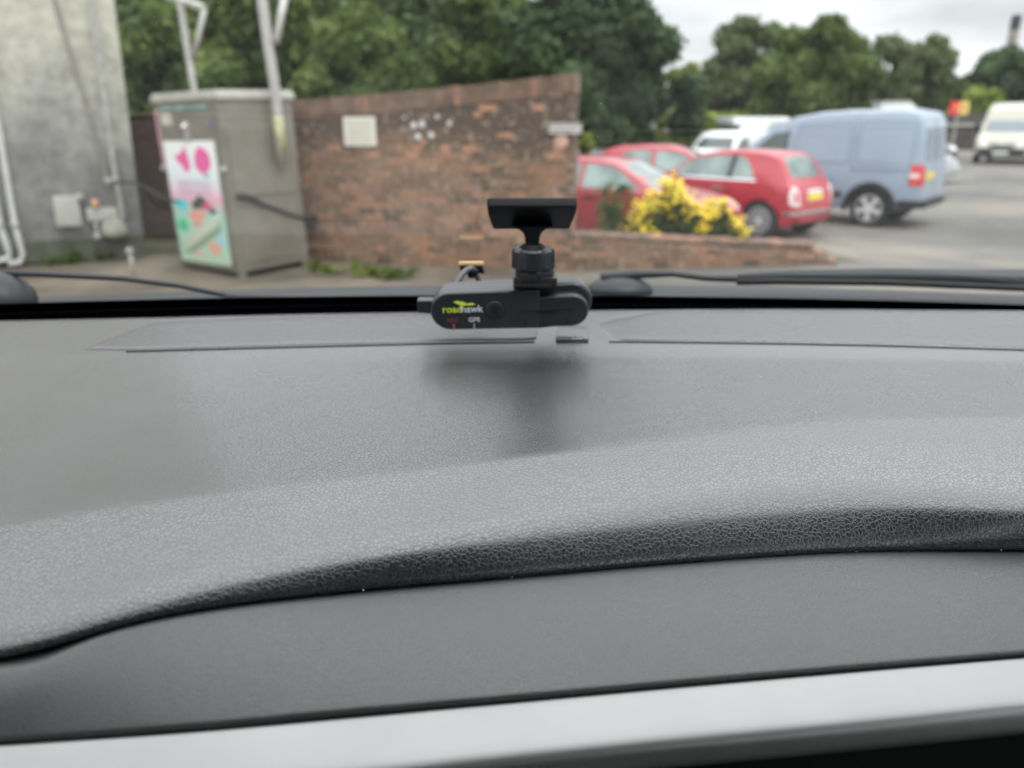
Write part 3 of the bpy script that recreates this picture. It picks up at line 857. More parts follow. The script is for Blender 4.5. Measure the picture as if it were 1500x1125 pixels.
# ================================================================== RENDERED BUILDING (left)
bl = at_z(-140, 402, 0); br_ = at_z(214, 377, 0)
ang = math.atan2(br_.y - bl.y, br_.x - bl.x)
BL = 7.0
BROT = tuple((Matrix.Rotation(R(1.7), 4, 'Y') @ Matrix.Rotation(ang, 4, 'Z')).to_euler())
bd = thing('building', 'tall building wall in stained pale cement render at the left edge', 'building', br_, BROT)
mb = MB(); mb.box((-BL / 2, 2.0, 3.1), (BL, 4.0, 6.2)); bw = mb.build('wall', M['render'], bd)
mb = MB(); mb.box((-BL / 2, -.012, .14), (BL, .03, .28), bev=.006); mb.build('plinth', mat('mossy dark plinth', (.13, .13, .11), .9, col2=(.07, .08, .05), vscale=3), bd)
mb = MB(); mb.box((-BL / 2, 1.9, 6.26), (BL + .3, 4.4, .12), bev=.02); mb.build('roof', M['steelbox'], bd)
bi = Matrix.Translation(br_) @ Matrix.Rotation(R(1.7), 4, 'Y') @ Matrix.Rotation(ang, 4, 'Z')
binv = bi.inverted()
def onwall(px, py, off=.06):
    """sight line met with the building's face plane, in building coordinates (x along wall, y out of it)"""
    o_ = binv @ Vector((0, 0, EYE)); d_ = binv.to_3x3() @ ray(px, py)
    t = (-off - o_.y) / d_.y
    return o_ + d_ * t
def wallthing(name, label, cat, group=None):
    return thing(name, label, cat, br_, BROT, group)
# two white downpipes
for (pts, r_, lab) in (
    ([(-28, 60), (-2, 190), (22, 330), (34, 372), (30, 384), (12, 386)], .034, 'right one of the two white downpipes on the rendered wall, elbow at its foot'),
    ([(-52, 60), (-26, 190), (0, 330), (12, 365), (14, 378), (-12, 384), (-40, 386)], .034, 'left one of the two white downpipes on the rendered wall, at the photo edge')):
    t = wallthing('downpipe', lab, 'pipe', 'white downpipes')
    mb = MB(); mb.tube([onwall(*p) for p in pts], r_, 14); mb.build('pipe', M['pipewhite'], t, True)
    c = onwall(*pts[2]); mb = MB(); mb.lathe([(.044, -.03), (.046, 0), (.044, .03)], 16, Matrix.Translation(c)); mb.build('joint', M['pipegrey'], t, True)
t = wallthing('conduit', 'slanting brown grey conduit crossing the rendered wall', 'pipe')
mb = MB(); mb.tube([onwall(70, -30, .03), onwall(80, 0, .03), onwall(129, 160, .03), onwall(157, 262, .03), onwall(178, 320, .03)], .026, 10); mb.build('pipe', M['pipebrown'], t, True)
t = wallthing('conduit', 'pale grey square conduit dropping to the meter beside the brown one', 'pipe')
mb = MB(); mb.tube([onwall(128, -30, .08), onwall(133, 0, .08), onwall(152, 140, .08), onwall(168, 255, .08), onwall(180, 320, .08)], .038, 4); mb.tube([onwall(180, 320, .08), onwall(165, 323, .08), onwall(148, 324, .08)], .02, 6); mb.build('pipe', M['pipegrey'], t)
c = onwall(163, 264, .11); mb = MB(); mb.box(tuple(c), (.16, .03, .05), bev=.006); mb.build('strap', M['galv'], t)
t = wallthing('junction_box', 'cream box with a small hood low on the rendered wall', 'box')
a, b = onwall(76, 288, .14), onwall(121, 331, .14); c = (a + b) / 2
mb = MB(); mb.box((c.x, -.07, c.z), (abs(b.x - a.x), .14, abs(a.z - b.z)), bev=.015); mb.build('cover', M['boxcream'], t, True, 40)
mb = MB(); q_ = onwall(116, 288, .10); mb.box((q_.x, -.09, q_.z), (.08, .16, .07), bev=.015); mb.build('hood', M['boxcream'], t, True, 40)
t = wallthing('gas_meter', 'small gas meter with orange knob and rounded olive body under the grey conduit', 'meter')
q_ = onwall(150, 314, .10); mb = MB(); mb.box((q_.x, -.07, q_.z), (.36, .13, .16), bev=.02); mb.build('shelf', M['boxcream'], t, True, 40)
q_ = onwall(167, 332, .12); mb = MB(); dome(mb, q_, .16, .10, .09); mb.lathe([(.10, -.14), (.15, -.10), (.155, 0)], 24, Matrix.Translation(q_)); mb.build('body', M['meter'], t, True)
q_ = onwall(139, 297, .16); mb = MB(); dome(mb, q_, .045, .045, .05); mb.lathe([(.03, -.06), (.045, -.01)], 16, Matrix.Translation(q_)); mb.build('knob', M['brass'], t, True)
q_ = onwall(143, 347, .16); mb = MB(); dome(mb, q_, .05, .05, .05); mb.tube([q_ + Vector((0, .05, .2)), q_ + Vector((0, 0, 0))], .02, 8); mb.build('valve', M['pipegrey'], t, True)

# thin post with a ball head on the pavement
p0 = at_z(196, 405, 0)
t = thing('post', 'thin grey post with a small ball top standing on the pavement', 'post', p0)
p1 = at_y(201, 368, p0.y); mb = MB(); mb.tube([(0, 0, 0), (0, 0, p1.z)], .022, 10); mb.build('shaft', M['galv'], t, True)
mb = MB(); dome(mb, Vector((0, 0, p1.z)), .045, .045, .045); mb.build('ball', M['pipegrey'], t, True)

# dark sooty brick pier between building and cabinet
p0 = at_z(214, 345, 0); tz = at_y(214, 172, p0.y).z
t = thing('brick_pier', 'low dark sooty brick wall section between the building and the steel cabinet', 'wall', p0, (0, 0, R(-8)))
mb = MB(); mb.box((.18, .15, tz / 2), (1.25, .30, tz), bev=.01); mb.build('pier', M['brickdark'], t)
mb = MB(); mb.box((.18, .15, tz + .025), (1.31, .36, .05), bev=.01); mb.build('coping', M['brickdark'], t)

# ================================================================== STEEL CABINET
C0 = at_z(354, 409, 0)
cyaw = R(-36)
LEAN = Matrix.Rotation(R(-1.6), 4, 'Y')
cabW, cabD = 1.24, 1.02
H = at_y(322, 141, C0.y).z
cb_ = thing('steel_cabinet', 'dull stainless steel utility cabinet with a bright ice cream poster on its door', 'cabinet', C0)
cb_.rotation_euler = (Matrix.Rotation(R(-1.5), 4, 'Y') @ Matrix.Rotation(cyaw, 4, 'Z')).to_euler()
# local: x from -cabW to 0 along the poster face (y=0), depth to +y
mb = MB(); mb.box((-cabW / 2, cabD / 2, .07 + (H - .07) / 2), (cabW, cabD, H - .07), bev=.012); body = mb.build('body', M['steelbox'], cb_)
mb = MB(); mb.box((-cabW / 2, cabD / 2, H + .005), (cabW + .08, cabD + .06, .075), bev=.015)
mb.box((-cabW / 2, cabD / 2, H + .055), (cabW + .03, cabD + .03, .03), bev=.012); mb.build('lid', M['steellid'], cb_)
mb = MB(); mb.box((-cabW / 2, cabD / 2, .052), (cabW - .12, cabD - .1, .10)); mb.build('plinth', M['dark'], cb_)
for x, y in ((-cabW + .05, .05), (-.05, .05), (-.05, cabD - .05), (-cabW + .05, cabD - .05)):
    mb = MB(); mb.box((x, y, .05), (.08, .08, .10), bev=.006); mb.build('foot', M['steelbox'], cb_)
# door on poster face, door on right face with mid rail
mb = MB(); mb.box((-cabW / 2, -.008, .10 + (H - .26) / 2 + .04), (cabW - .10, .02, H - .30), bev=.005); mb.build('door', M['steelbox'], cb_)
dr = MB(); dr.box((.008, cabD * .5, 1.32), (.02, cabD - .12, H - 1.25), bev=.005); dr = dr.build('door', M['steelbox'], cb_)
mb = MB(); mb.box((.006, cabD * .5, .45), (.014, cabD - .12, .58), bev=.005); mb.build('vent_panel', M['steelbox'], cb_)
for z in (.45, 1.25):
    for x in (-cabW + .015, -.015):
        if z > 1:
            mb = MB(); mb.lathe([(.035, 0), (.035, .012), (.028, .035), (.012, .045)], 20, Matrix.Translation((x, -.01, z + .0)) @ Matrix.Rotation(R(90), 4, 'X')); mb.build('lock', M['galv'], cb_, True, 40)
mb = MB(); mb.box((-.62, -.028, H - .36), (.10, .03, .22), bev=.012); hd = mb.build('handle', M['galv'], cb_, True, 40)
mb = MB(); mb.lathe([(.04, 0), (.045, .02), (.03, .04)], 20, Matrix.Translation((-.62, -.04, H - .31)) @ Matrix.Rotation(R(90), 4, 'X')); mb.build('escutcheon', M['chrome'], hd, True)
# stickers
mb = MB(); mb.box((-cabW + .025, -.003, H - .42), (.09, .006, .62)); mb.build('sticker', mat('pink sticker', (.62, .30, .38), .6, col2=(.45, .30, .33), vscale=6), cb_)['label'] = 'faded pink strip sticker'
mb = MB(); mb.box((-1.0, -.021, H - .22), (.20, .004, .13)); mb.build('sticker', mat('cream sticker', (.60, .55, .45), .6, var=.2, vscale=9), cb_)['label'] = 'cream square sticker'
mb = MB(); mb.box((-.12, -.021, H - .30), (.07, .004, .06)); mb.build('sticker', mat('slate blue sticker', (.12, .17, .28), .6), cb_)['label'] = 'small blue sticker'
mb = MB(); mb.box((-.62, -.0205, H - .10), (.9, .003, .05)); mb.build('sticker', mat('green marker stripe', (.22, .34, .29), .6, var=.3, vscale=9), cb_)['label'] = 'faint green stripe under the lid'
# poster: flat printed sheet, its own thing
PZ0, PZ1, PX0, PX1 = .14, 1.56, -1.15, -.13
PW, PH = PX1 - PX0, PZ1 - PZ0
ps = thing('poster', 'white pink and mint ice cream poster fixed to the front of the steel cabinet', 'poster', C0)
ps.rotation_euler = cb_.rotation_euler
def prect(name, pts, m, lay):
    P = [(PX0 + u * PW, PZ1 - v * PH) for u, v in pts]
    mb = MB(); mb.slab(P, -.0262 - .0012 * lay, -.0240 - .0012 * (lay - 1)); return mb.build(name, m, ps)
mb = MB(); mb.box((PX0 + PW / 2, -.0215, (PZ0 + PZ1) / 2), (PW, .008, PH), bev=.002)
pb = mb.build('sheet', None, ps)
def poster_mat():
    m = bpy.data.materials.new('poster print'); m.use_nodes = True
    n, l = nodes(m); b = n["Principled BSDF"]; b.inputs["Roughness"].default_value = .35
    t = n.new("ShaderNodeTexCoord"); s = n.new("ShaderNodeSeparateXYZ"); l.new(t.outputs["Object"], s.inputs[0])
    nn = n.new("ShaderNodeTexNoise"); nn.inputs["Scale"].default_value = 3; l.new(t.outputs["Object"], nn.inputs["Vector"])
    a = n.new("ShaderNodeMath"); a.operation = 'MULTIPLY_ADD'; a.inputs[1].default_value = .25; l.new(nn.outputs["Fac"], a.inputs[0]); l.new(s.outputs[2], a.inputs[2])
    r = n.new("ShaderNodeMapRange"); r.inputs[1].default_value = PZ0 + .12; r.inputs[2].default_value = PZ1 + .12; l.new(a.outputs[0], r.inputs[0])
    cr = n.new("ShaderNodeValToRGB"); e = cr.color_ramp.elements
    e[0].position = 0; e[0].color = (.48, .62, .48, 1); e[1].position = 1; e[1].color = (.86, .88, .85, 1)
    for p_, c_ in ((.2, (.42, .66, .52)), (.42, (.35, .66, .55)), (.52, (.80, .42, .52)), (.60, (.84, .62, .70)), (.70, (.74, .82, .84)), (.8, (.82, .88, .88))):
        x = e.new(p_); x.color = (*c_, 1)
    l.new(r.outputs[0], cr.inputs[0]); l.new(cr.outputs[0], b.inputs["Base Color"]); return m
pb.data.materials.clear(); pb.data.materials.append(poster_mat())
def blob(cx, cy, rx, ry, n=14, wob=.18, seed=1, rot=0):
    rd = random.Random(seed); out = []
    for k in range(n):
        a = 2 * math.pi * k / n; r_ = 1 + rd.uniform(-wob, wob)
        x, y = rx * r_ * math.cos(a), ry * r_ * math.sin(a)
        out.append((cx + x * math.cos(rot) - y * math.sin(rot), cy + x * math.sin(rot) + y * math.cos(rot)))
    return out
def pm(n_, c): return mat(n_, c, .4)
pink, pink2 = pm('hot pink print', (.80, .14, .38)), pm('soft pink print', (.82, .42, .55))
prect('pink_swirl', [(.42, .04), (.47, .12), (.49, .19), (.46, .235), (.36, .245), (.33, .20), (.25, .17), (.20, .12), (.34, .09)], pink, 1)
prect('pink_swirl', [(.70, .04), (.80, .06), (.88, .10), (.90, .16), (.86, .22), (.72, .26), (.60, .22), (.58, .15), (.62, .09)], pink, 1)
prect('cone_tip', [(.70, .26), (.84, .25), (.80, .285), (.73, .285)], pm('teal grey print', (.25, .40, .42)), 1)
for k in range(5):
    v = .315 + .026 * k; prect('text_line', [(.18, v), (.86 - .05 * (k % 2), v), (.86 - .05 * (k % 2), v + .011), (.18, v + .011)], pm('mauve lettering', (.55, .42, .55)), 1)
prect('pink_band', [(.12, .415), (.90, .415), (.90, .452), (.12, .452)], pm('rose print', (.88, .55, .64)), 1)
prect('cyan_patch', blob(.17, .515, .17, .045, seed=3), pm('cyan print', (.12, .66, .68)), 1)
prect('green_patch', blob(.16, .69, .12, .06, seed=4), pm('green print', (.10, .52, .26)), 1)
prect('dark_patch', [(.40, .50), (.56, .43), (.72, .47), (.62, .50), (.54, .54), (.42, .55)], pm('dark green print', (.03, .09, .06)), 2)
prect('rose_patch', blob(.66, .52, .14, .035, seed=6), pm('crimson print', (.62, .10, .20)), 1)
prect('dark_patch', blob(.80, .56, .06, .025, seed=9), pm('dark green print', (.03, .10, .06)), 2)
prect('peach_patch', blob(.47, .60, .19, .045, seed=7), pm('peach print', (.82, .36, .26)), 1)
prect('peach_patch', blob(.45, .67, .12, .03, seed=8), pm('tan print', (.62, .36, .26)), 1)
prect('blue_patch', blob(.88, .79, .08, .05, seed=10), pm('sky blue print', (.42, .62, .70)), 1)
prect('peach_patch', blob(.72, .86, .13, .06, seed=11), pm('salmon print', (.74, .42, .32)), 1)
prect('pink_patch', blob(.36, .92, .10, .04, seed=12), pm('dusty pink print', (.70, .48, .42)), 1)
# slanted cream banner of tall letters too blurred to read: strokes
prect('banner', [(.10, .86), (.18, .80), (.80, .60), (.92, .62), (.92, .71), (.30, .92), (.12, .93)], pm('banner sage', (.28, .38, .28)), 2)
for k in range(13):
    u = .15 + .058 * k; v = .86 - .0195 * k
    prect('letter_stroke', [(u - .012, v - .045), (u + .018, v - .052), (u + .035, v + .032), (u + .005, v + .040)], pm('cream letter', (.78, .78, .64)), 3)

# two galvanised sign frame poles behind / beside the cabinet
def pole_thing(lab, pts, r_, extra=()):
    base = Vector(pts[-1])
    t = thing('steel_pole', lab, 'pole', base, group='galvanised poles by the cabinet')
    mb = MB(); mb.tube([Vector(p) - base for p in pts], r_, 14); mb.build('shaft', M['galv'], t, True)
    for nm, ps_, r2, m_ in extra:
        mb = MB(); mb.tube([Vector(p) - base for p in ps_], r2, 12); mb.build(nm, m_, t, True)
    return t
Yp = 10.55
g0 = at_y(296, 300, Yp); g0.z = 0; g0.x += .25
pole_thing('thinner galvanised pole behind the cabinet with a short bracket arm and strut at its top',
           [at_y(258, -30, Yp), at_y(263, 0, Yp), at_y(274, 70, Yp), at_y(285, 137, Yp), at_y(303, 240, Yp), g0], .042,
           [('arm', [at_y(245, -6, Yp), at_y(264, 1, Yp), at_y(280, 5, Yp - .05), at_y(299, 12, Yp - .1)], .045, M['galv']), ('strut', [at_y(299, 14, Yp - .1), at_y(291, 52, Yp - .05), at_y(281, 86, Yp)], .034, M['galv'])])
Yq = 9.45
pole_thing('thicker pale pole on the right side of the cabinet, stained yellow green at its foot',
           [at_y(378, -40, Yq), at_y(384, 0, Yq), at_y(392, 60, Yq), at_y(403, 130, Yq + .05), at_y(408, 180, Yq + .05), at_y(413, 238, Yq + .05)], .058,
           [('strut', [at_y(421, -30, Yq + .4), at_y(414, 10, Yq + .2), at_y(404, 62, Yq)], .045, M['galv']),
            ('stained_sleeve', [at_y(407, 170, Yq + .05), at_y(412.5, 225, Yq + .05)], .0595, M['lichen'])])
# black power cable strung past the cabinet to a dark block on the brick wall
mb = MB(); pts = [tuple(bi @ onwall(166, 266, .14)), at_y(200, 268, 9.6), at_y(235, 288, 9.35), at_y(262, 296, 9.2)]
mb.tube(pts, .016, 8); o = mb.build('power_cable', M['dark'], None, True); tag(o, 'black cable sagging from the wall conduit to the left side of the cabinet', 'cable')
mb = MB(); pts = [at_y(333, 286, 9.28), at_y(345, 286, 9.14), at_y(354, 287, 9.05), at_y(365, 289, 9.15), at_y(385, 299, 9.32), at_y(420, 312, 9.6), at_y(445, 320, 9.82), at_y(456, 323, 9.85)]
mb.tube(pts, [.030, .034, .036, .034, .022, .02, .02, .02], 8); o = mb.build('power_cable', M['dark'], None, True); tag(o, 'black cable across the right face of the cabinet running to the brick wall', 'cable')

# ================================================================== BRICK WALLS
WA = Vector((at_y(438, 300, 10.35).x, 10.35, 0)); WB = Vector((at_y(838, 300, 9.55).x, 9.55, 0))
wang = math.atan2(WB.y - WA.y, WB.x - WA.x); WL = (WB - WA).length
hA = at_y(436, 147, WA.y).z; hB = at_y(848, 107, WB.y).z; hM = at_y(650, 126, (WA.y + WB.y) / 2).z
wt = thing('brick_wall', 'tall weathered brick wall with a sloping top behind the dash camera', 'wall', WA, (0, 0, wang))
sc_ = .22
def topz(x):
    t = max(0, x / WL); return hA + (hB - hA) * (t ** 1.25)
n = 30; top = [(-.5, topz(0) - sc_)] + [(WL * i / n, topz(WL * i / n) - sc_) for i in range(n + 1)]
mb = MB(); mb.slab([(-.5, 0)] + top + [(WL, 0)], 0, .34); mb.build('wall', M['brick'], wt)
mb = MB(); mb2 = MB(); x = -.5; k = 0
rd = random.Random(3)
while x < WL - .02:
    w_ = .072; z = topz(x + w_ / 2)
    (mb2 if rd.random() < .16 else mb).box((x + w_ / 2, .17, z - sc_ / 2 + rd.uniform(-.004, .004)), (w_ - .006, .355, sc_ - .004), bev=.005)
    x += .078
mb.build('coping', M['coping'], wt); mb2.build('coping', M['copingred'], wt)['label'] = 'bare orange bricks of the coping course'
winv = (Matrix.Translation(WA) @ Matrix.Rotation(wang, 4, 'Z')).inverted()
def onbrick(px, py, off=0.):
    o_ = winv @ Vector((0, 0, EYE)); d_ = winv.to_3x3() @ ray(px, py); t = (-off - o_.y) / d_.y
    return o_ + d_ * t
# bare orange bricks scattered in the face
mb = MB()
for px, py, w_ in ((489, 156, .10), (526, 155, .09), (489, 220, .16), (548, 232, .09), (604, 233, .16), (652, 226, .13), (689, 227, .20), (735, 199, .12), (789, 158, .13), (815, 143, .15), (812, 236, .17), (740, 208, .2), (818, 222, .13), (558, 364, .10), (610, 222, .10), (620, 216, .08), (715, 165, .22), (700, 178, .10)):
    c = onbrick(px, py); r_ = round(c.z / .078) * .078 + .039
    mb.box((c.x, .0, r_), (w_, .008, .064), bev=.003)
mb.build('bare_brick', mat('clean orange brick', (.42, .22, .145), .9, var=.3, vscale=12), wt)
mb = MB()
for px, py, rr_ in ((606, 184, .045), (618, 182, .045), (612, 200, .045), (632, 198, .042), (640, 171, .028), (658, 181, .032), (592, 172, .02)):
    c = onbrick(px, py); mb.lathe([(rr_, -.003), (rr_ * .8, .004), (.001, .006)], 14, Matrix.Translation((c.x, 0, c.z)) @ Matrix.Rotation(R(90), 4, 'X'))
mb.build('paint_splash', M['white'], wt)['label'] = 'round white paint splashes'
c = onbrick(822, 207); mb = MB(); mb.lathe([(.085, -.002), (.08, .006), (.05, .012), (.001, .013)], 20, Matrix.Translation((c.x, 0, c.z)) @ Matrix.Rotation(R(90), 4, 'X')); mb.build('render_patch', mat('pale pink cement patch', (.55, .36, .28), .9, var=.2, vscale=20), wt)
# white notice
a, b = onbrick(503, 171), onbrick(552, 214)
nt_ = thing('notice', 'square cream notice with faint lines of text on the brick wall', 'notice', WA, (0, 0, wang))
mb = MB(); mb.box(((a.x + b.x) / 2, -.012, (a.z + b.z) / 2), (b.x - a.x, .012, a.z - b.z), bev=.002); mb.build('board', M['paper'], nt_)
mb = MB()
for k in range(7):
    z = a.z - (a.z - b.z) * (.14 + .12 * k); mb.box(((a.x + b.x) / 2 + rd.uniform(-.01, .01), -.0195, z), ((b.x - a.x) * rd.uniform(.7, .82), .003, .014))
mb.build('text_line', M['ink'], nt_)
# white wire rack on the wall end
a, b = onbrick(805, 180), onbrick(853, 194)
rk = thing('wire_rack', 'small white wire rack fixed on the right end of the brick wall', 'rack', WA, (0, 0, wang))
mb = MB(); mb.box(((a.x + b.x) / 2, -.03, a.z - .01), (b.x - a.x, .012, .012)); mb.box(((a.x + b.x) / 2, -.03, b.z), (b.x - a.x, .014, .02)); mb.box(((a.x + b.x) / 2, -.03, b.z + .05), (b.x - a.x, .010, .03)); mb.build('rail', M['white'], rk)
mb = MB()
for k in range(13):
    x = a.x + (b.x - a.x) * (k + .5) / 13; mb.box((x, -.03, (a.z + b.z) / 2), (.008, .008, a.z - b.z))
mb.build('bars', M['white'], rk)
# dark block where the cable ends
c = onbrick(456, 323); o = MB().box((c.x, -.05, c.z), (.20, .10, .12), bev=.015).build('dark_bracket', M['dark'], None)
o.matrix_world = Matrix.Translation(WA) @ Matrix.Rotation(wang, 4, 'Z'); tag(o, 'black cable bracket on the left end of the brick wall', 'bracket')

# low wall continuing right
LA = Vector((WB.x + .0, WB.y, 0)); e_ = at_y(1218, 380, 10.0); LB = Vector((e_.x, e_.y, 0))
lang = math.atan2(LB.y - LA.y, LB.x - LA.x); LL = (LB - LA).length
zA = at_y(855, 345, LA.y).z; zB = at_y(1200, 361, LB.y).z
lw_ = thing('low_brick_wall', 'knee high broken brick wall running right below the ragwort', 'wall', LA, (0, 0, lang))
mb = MB(); poly = [(0, 0)]; n = 24
for i in range(n + 1):
    x = .012 + (LL - .45) * i / n; poly.append((x, zA + (zB - zA) * i / n - .03 + .006 * math.sin(i * 2.1)))
poly += [(LL - .42, zB - .09), (LL - .22, zB - .10), (LL - .20, zB - .18), (LL - .02, zB - .19), (LL, 0)]
mb.slab(poly, 0, .32); mb.build('wall', M['brick'], lw_)
mb = MB(); mb2 = MB(); x = .012
while x < LL - .5:
    w_ = rd.choice((.11, .225, .225)); z = zA + (zB - zA) * x / LL
    (mb2 if rd.random() < .3 else mb).box((x + w_ / 2, .15, z - .005), (w_ - .008, .34, .052), bev=.010); x += w_
mb.build('coping', M['coping'], lw_); mb2.build('coping', M['copingred'], lw_)
mb = MB()
for dx, dy, dz, a_ in ((-.33, .1, .0, .3), (-.12, .15, -.085, .7), (.02, .05, -.2, 1.2), (-.05, .3, -.09, .1)):
    mb.box((0, 0, 0), (.22, .11, .075), Matrix.Translation((LL + dx, dy, max(.04, zB - .02 + dz))) @ Matrix.Rotation(a_, 4, 'Z') @ Matrix.Rotation(.15 * dx * 10, 4, 'X'), bev=.012)
mb.build('loose_brick', M['copingred'], lw_)

# ================================================================== VEGETATION
def leaves(name, pts, nrm, size, m, parent, aspect=1.7, rng=None):
    n = len(pts)
    up = rng.normal(size=(n, 3)); t = np.cross(nrm, up); t /= np.linalg.norm(t, axis=1)[:, None] + 1e-9
    b = np.cross(nrm, t); b /= np.linalg.norm(b, axis=1)[:, None] + 1e-9
    s = size * rng.uniform(.6, 1.3, n)[:, None]
    t *= s * aspect * .5; b *= s * .5
    bend = nrm * s * .18
    V = np.empty((n, 4, 3)); V[:, 0] = pts - t; V[:, 1] = pts - b + bend; V[:, 2] = pts + t; V[:, 3] = pts + b + bend
    me = bpy.data.meshes.new(name)
    me.vertices.add(4 * n); me.vertices.foreach_set('co', V.reshape(-1))
    me.loops.add(4 * n); me.loops.foreach_set('vertex_index', np.arange(4 * n, dtype=np.int32))
    me.polygons.add(n); me.polygons.foreach_set('loop_start', np.arange(0, 4 * n, 4, dtype=np.int32))
    me.update(calc_edges=True)
    return link(name, me, m, parent)
def tree(name, label, cat, px, D, wpx, top, kind, bottom=.4, n=9000, leaf=.3, blobs=26, gaps=.0, seed=0, group=None, ztop=None):
    rng = np.random.default_rng(seed); rd = random.Random(seed)
    dep = D * math.cos(PITCH) + 0
    x0 = at_y(px, 172, D).x
    hw = wpx / 2 * D * 1.02 / F
    zt = ztop if ztop else at_y(px, top, D).z
    t = thing(name, label, cat, (x0, D, 0), group=group)
    H_ = zt - bottom; cz = bottom + H_ * .52
    cen, rad = [], []
    for i in range(blobs):
        for _ in range(50):
            u = rng.uniform(-1, 1, 3)
            if (u * u).sum() < 1: break
        r_ = rng.uniform(.14, .34) * min(hw, H_ / 2)
        wz_ = 1 - .35 * max(0, u[2])
        c = np.array([u[0] * (hw - r_) * wz_, u[1] * (hw - r_) * .8 * wz_, cz + u[2] * (H_ / 2 - r_)])
        cen.append(c); rad.append(r_)
    # a top blob and side blobs to reach the outline
    for dx, dz in ((0, .98), (-.45, .8), (.45, .78), (-.85, .15), (.85, .1), (-.8, -.45), (.8, -.5), (0, -.6)):
        r_ = .26 * min(hw, H_ / 2); cen.append(np.array([dx * (hw - r_) + rng.normal() * .05 * hw, rng.normal() * .2 * hw, cz + dz * (H_ / 2 - r_)])); rad.append(r_)
    P, Nn = [], []
    tot = sum(r_ ** 2 for r_ in rad)
    for c, r_ in zip(cen, rad):
        k = int(2.3 * n * r_ ** 2 / tot)
        d = rng.normal(size=(k, 3)); d /= np.linalg.norm(d, axis=1)[:, None]
        d[:, 2] *= .8
        rr_ = r_ * rng.uniform(.3, 1.0, k) ** .6 * (1 + .38 * rng.uniform(0, 1, k) ** 4)
        P.append(c + d * rr_[:, None]); nn = d + rng.normal(size=(k, 3)) * .55; nn[:, 2] += .3; Nn.append(nn / np.linalg.norm(nn, axis=1)[:, None])
    P = np.concatenate(P); Nn = np.concatenate(Nn)
    if gaps:
        keep = rng.uniform(size=len(P)) > gaps * (.5 + .5 * np.sin(P[:, 0] * 2.9 + seed + np.sin(P[:, 2] * 3))); P, Nn = P[keep], Nn[keep]
    leaves('crown', P, Nn, leaf * .62, LEAF[kind], t, rng=rng)
    mb = MB(); tr_ = max(.10, hw * .055)
    mb.tube([(0, 0, 0), (rd.uniform(-.1, .1), 0, H_ * .3), (rd.uniform(-.3, .3), 0, H_ * .6), (0, 0, bottom + H_ * .85)], [tr_ * 1.3, tr_, tr_ * .7, tr_ * .2], 8)
    for i in rd.sample(range(len(cen)), min(9, len(cen))):
        c = cen[i]; zb = rd.uniform(.25, .6) * c[2]
        mb.tube([(0, 0, zb), (c[0] * .5, c[1] * .5, (zb + c[2]) * .5 + .2), tuple(c)], [tr_ * .45, tr_ * .3, tr_ * .1], 6)
    mb.build('trunk', M['bark'], t, True)
    return t
GT = 'trees round the car park'
for k_, m_ in LEAF.items():
    for e_ in m_.node_tree.nodes['Color Ramp'].color_ramp.elements:
        c_ = e_.color; e_.color = (c_[0] * 1.06 + .003, c_[1] * 1.02 + .003, c_[2] * .88 + .002, 1)
tree('tree', 'dark backdrop tree seen through the gaps between building and poles', 'tree', 300, 38, 420, -55, 'deep', 0, 15000, .5, 50, seed=51, group=GT)
tree('tree', 'dark backdrop tree seen above the middle of the brick wall', 'tree', 640, 42, 330, -55, 'deep', 0, 12000, .5, 44, seed=52, group=GT)
tree('tree', 'yellow green tree rising behind the steel cabinet beside the rendered wall', 'tree', 235, 26, 270, -50, 'mid', 0, 11000, .34, 34, seed=1, group=GT)
tree('tree', 'mid green tree behind the two galvanised poles', 'tree', 395, 24, 230, -50, 'mid', 0, 11000, .32, 34, seed=2, group=GT)
tree('tree', 'bushy tree with lighter green top above the left half of the brick wall', 'tree', 535, 22, 200, 2, 'mid', 0, 11000, .28, 34, seed=3, group=GT)
tree('tree', 'tall shaded tree behind the lighter one above the brick wall', 'tree', 545, 34, 300, -50, 'deep', 0, 11000, .42, 34, seed=4, group=GT)
tree('tree', 'tree with pale green foliage above the dash camera mount', 'tree', 720, 30, 190, -50, 'mid', 0, 9500, .36, 30, seed=5, group=GT)
tree('tree', 'very large dense dark green tree beyond the right end of the brick wall', 'tree', 858, 27, 245, -90, 'dark', .1, 17000, .32, 44, seed=6, group=GT)
tree('tree', 'low dark spreading tree behind the far red car', 'tree', 905, 30, 250, 40, 'dark', 0, 9000, .32, 30, seed=16, group=GT)
tree('tree', 'small light green tree between the large dark tree and the feathery one', 'tree', 1015, 72, 130, 90, 'light', 0, 5000, .42, 18, seed=7, group=GT)
tree('tree', 'feathery grey green tree with an open pointed top', 'tree', 1085, 46, 145, 20, 'olive', .5, 5200, .36, 20, gaps=.35, seed=8, group=GT)
tree('tree', 'dark rounded oak above the blue van windscreen', 'tree', 1188, 40, 195, 24, 'mid', .3, 9500, .38, 34, seed=9, group=GT)
tree('tree', 'olive green tree above the middle of the blue van', 'tree', 1288, 53, 150, 48, 'olive', 0, 6000, .38, 22, seed=10, group=GT)
tree('tree', 'thin drooping olive tree with sky showing through', 'tree', 1350, 52, 125, 48, 'olive', .3, 3400, .34, 18, gaps=.5, seed=11, group=GT)
tree('tree', 'dark green rounded tree below the chimney', 'tree', 1462, 60, 125, 66, 'dark', .5, 8000, .50, 26, seed=12, group=GT)
tree('tree', 'deep green tree at the right edge of the photo', 'tree', 1590, 55, 150, 60, 'deep', 0, 6000, .5, 24, seed=13, group=GT)
tree('bush', 'yellow green bush between the blue van and the cream van', 'bush', 1432, 50, 80, 124, 'lime', 0, 3500, .35, 16, seed=14)
tree('bush', 'mid green bush left of the red and yellow sign', 'bush', 1375, 56, 60, 118, 'mid', 0, 3500, .35, 16, seed=15)
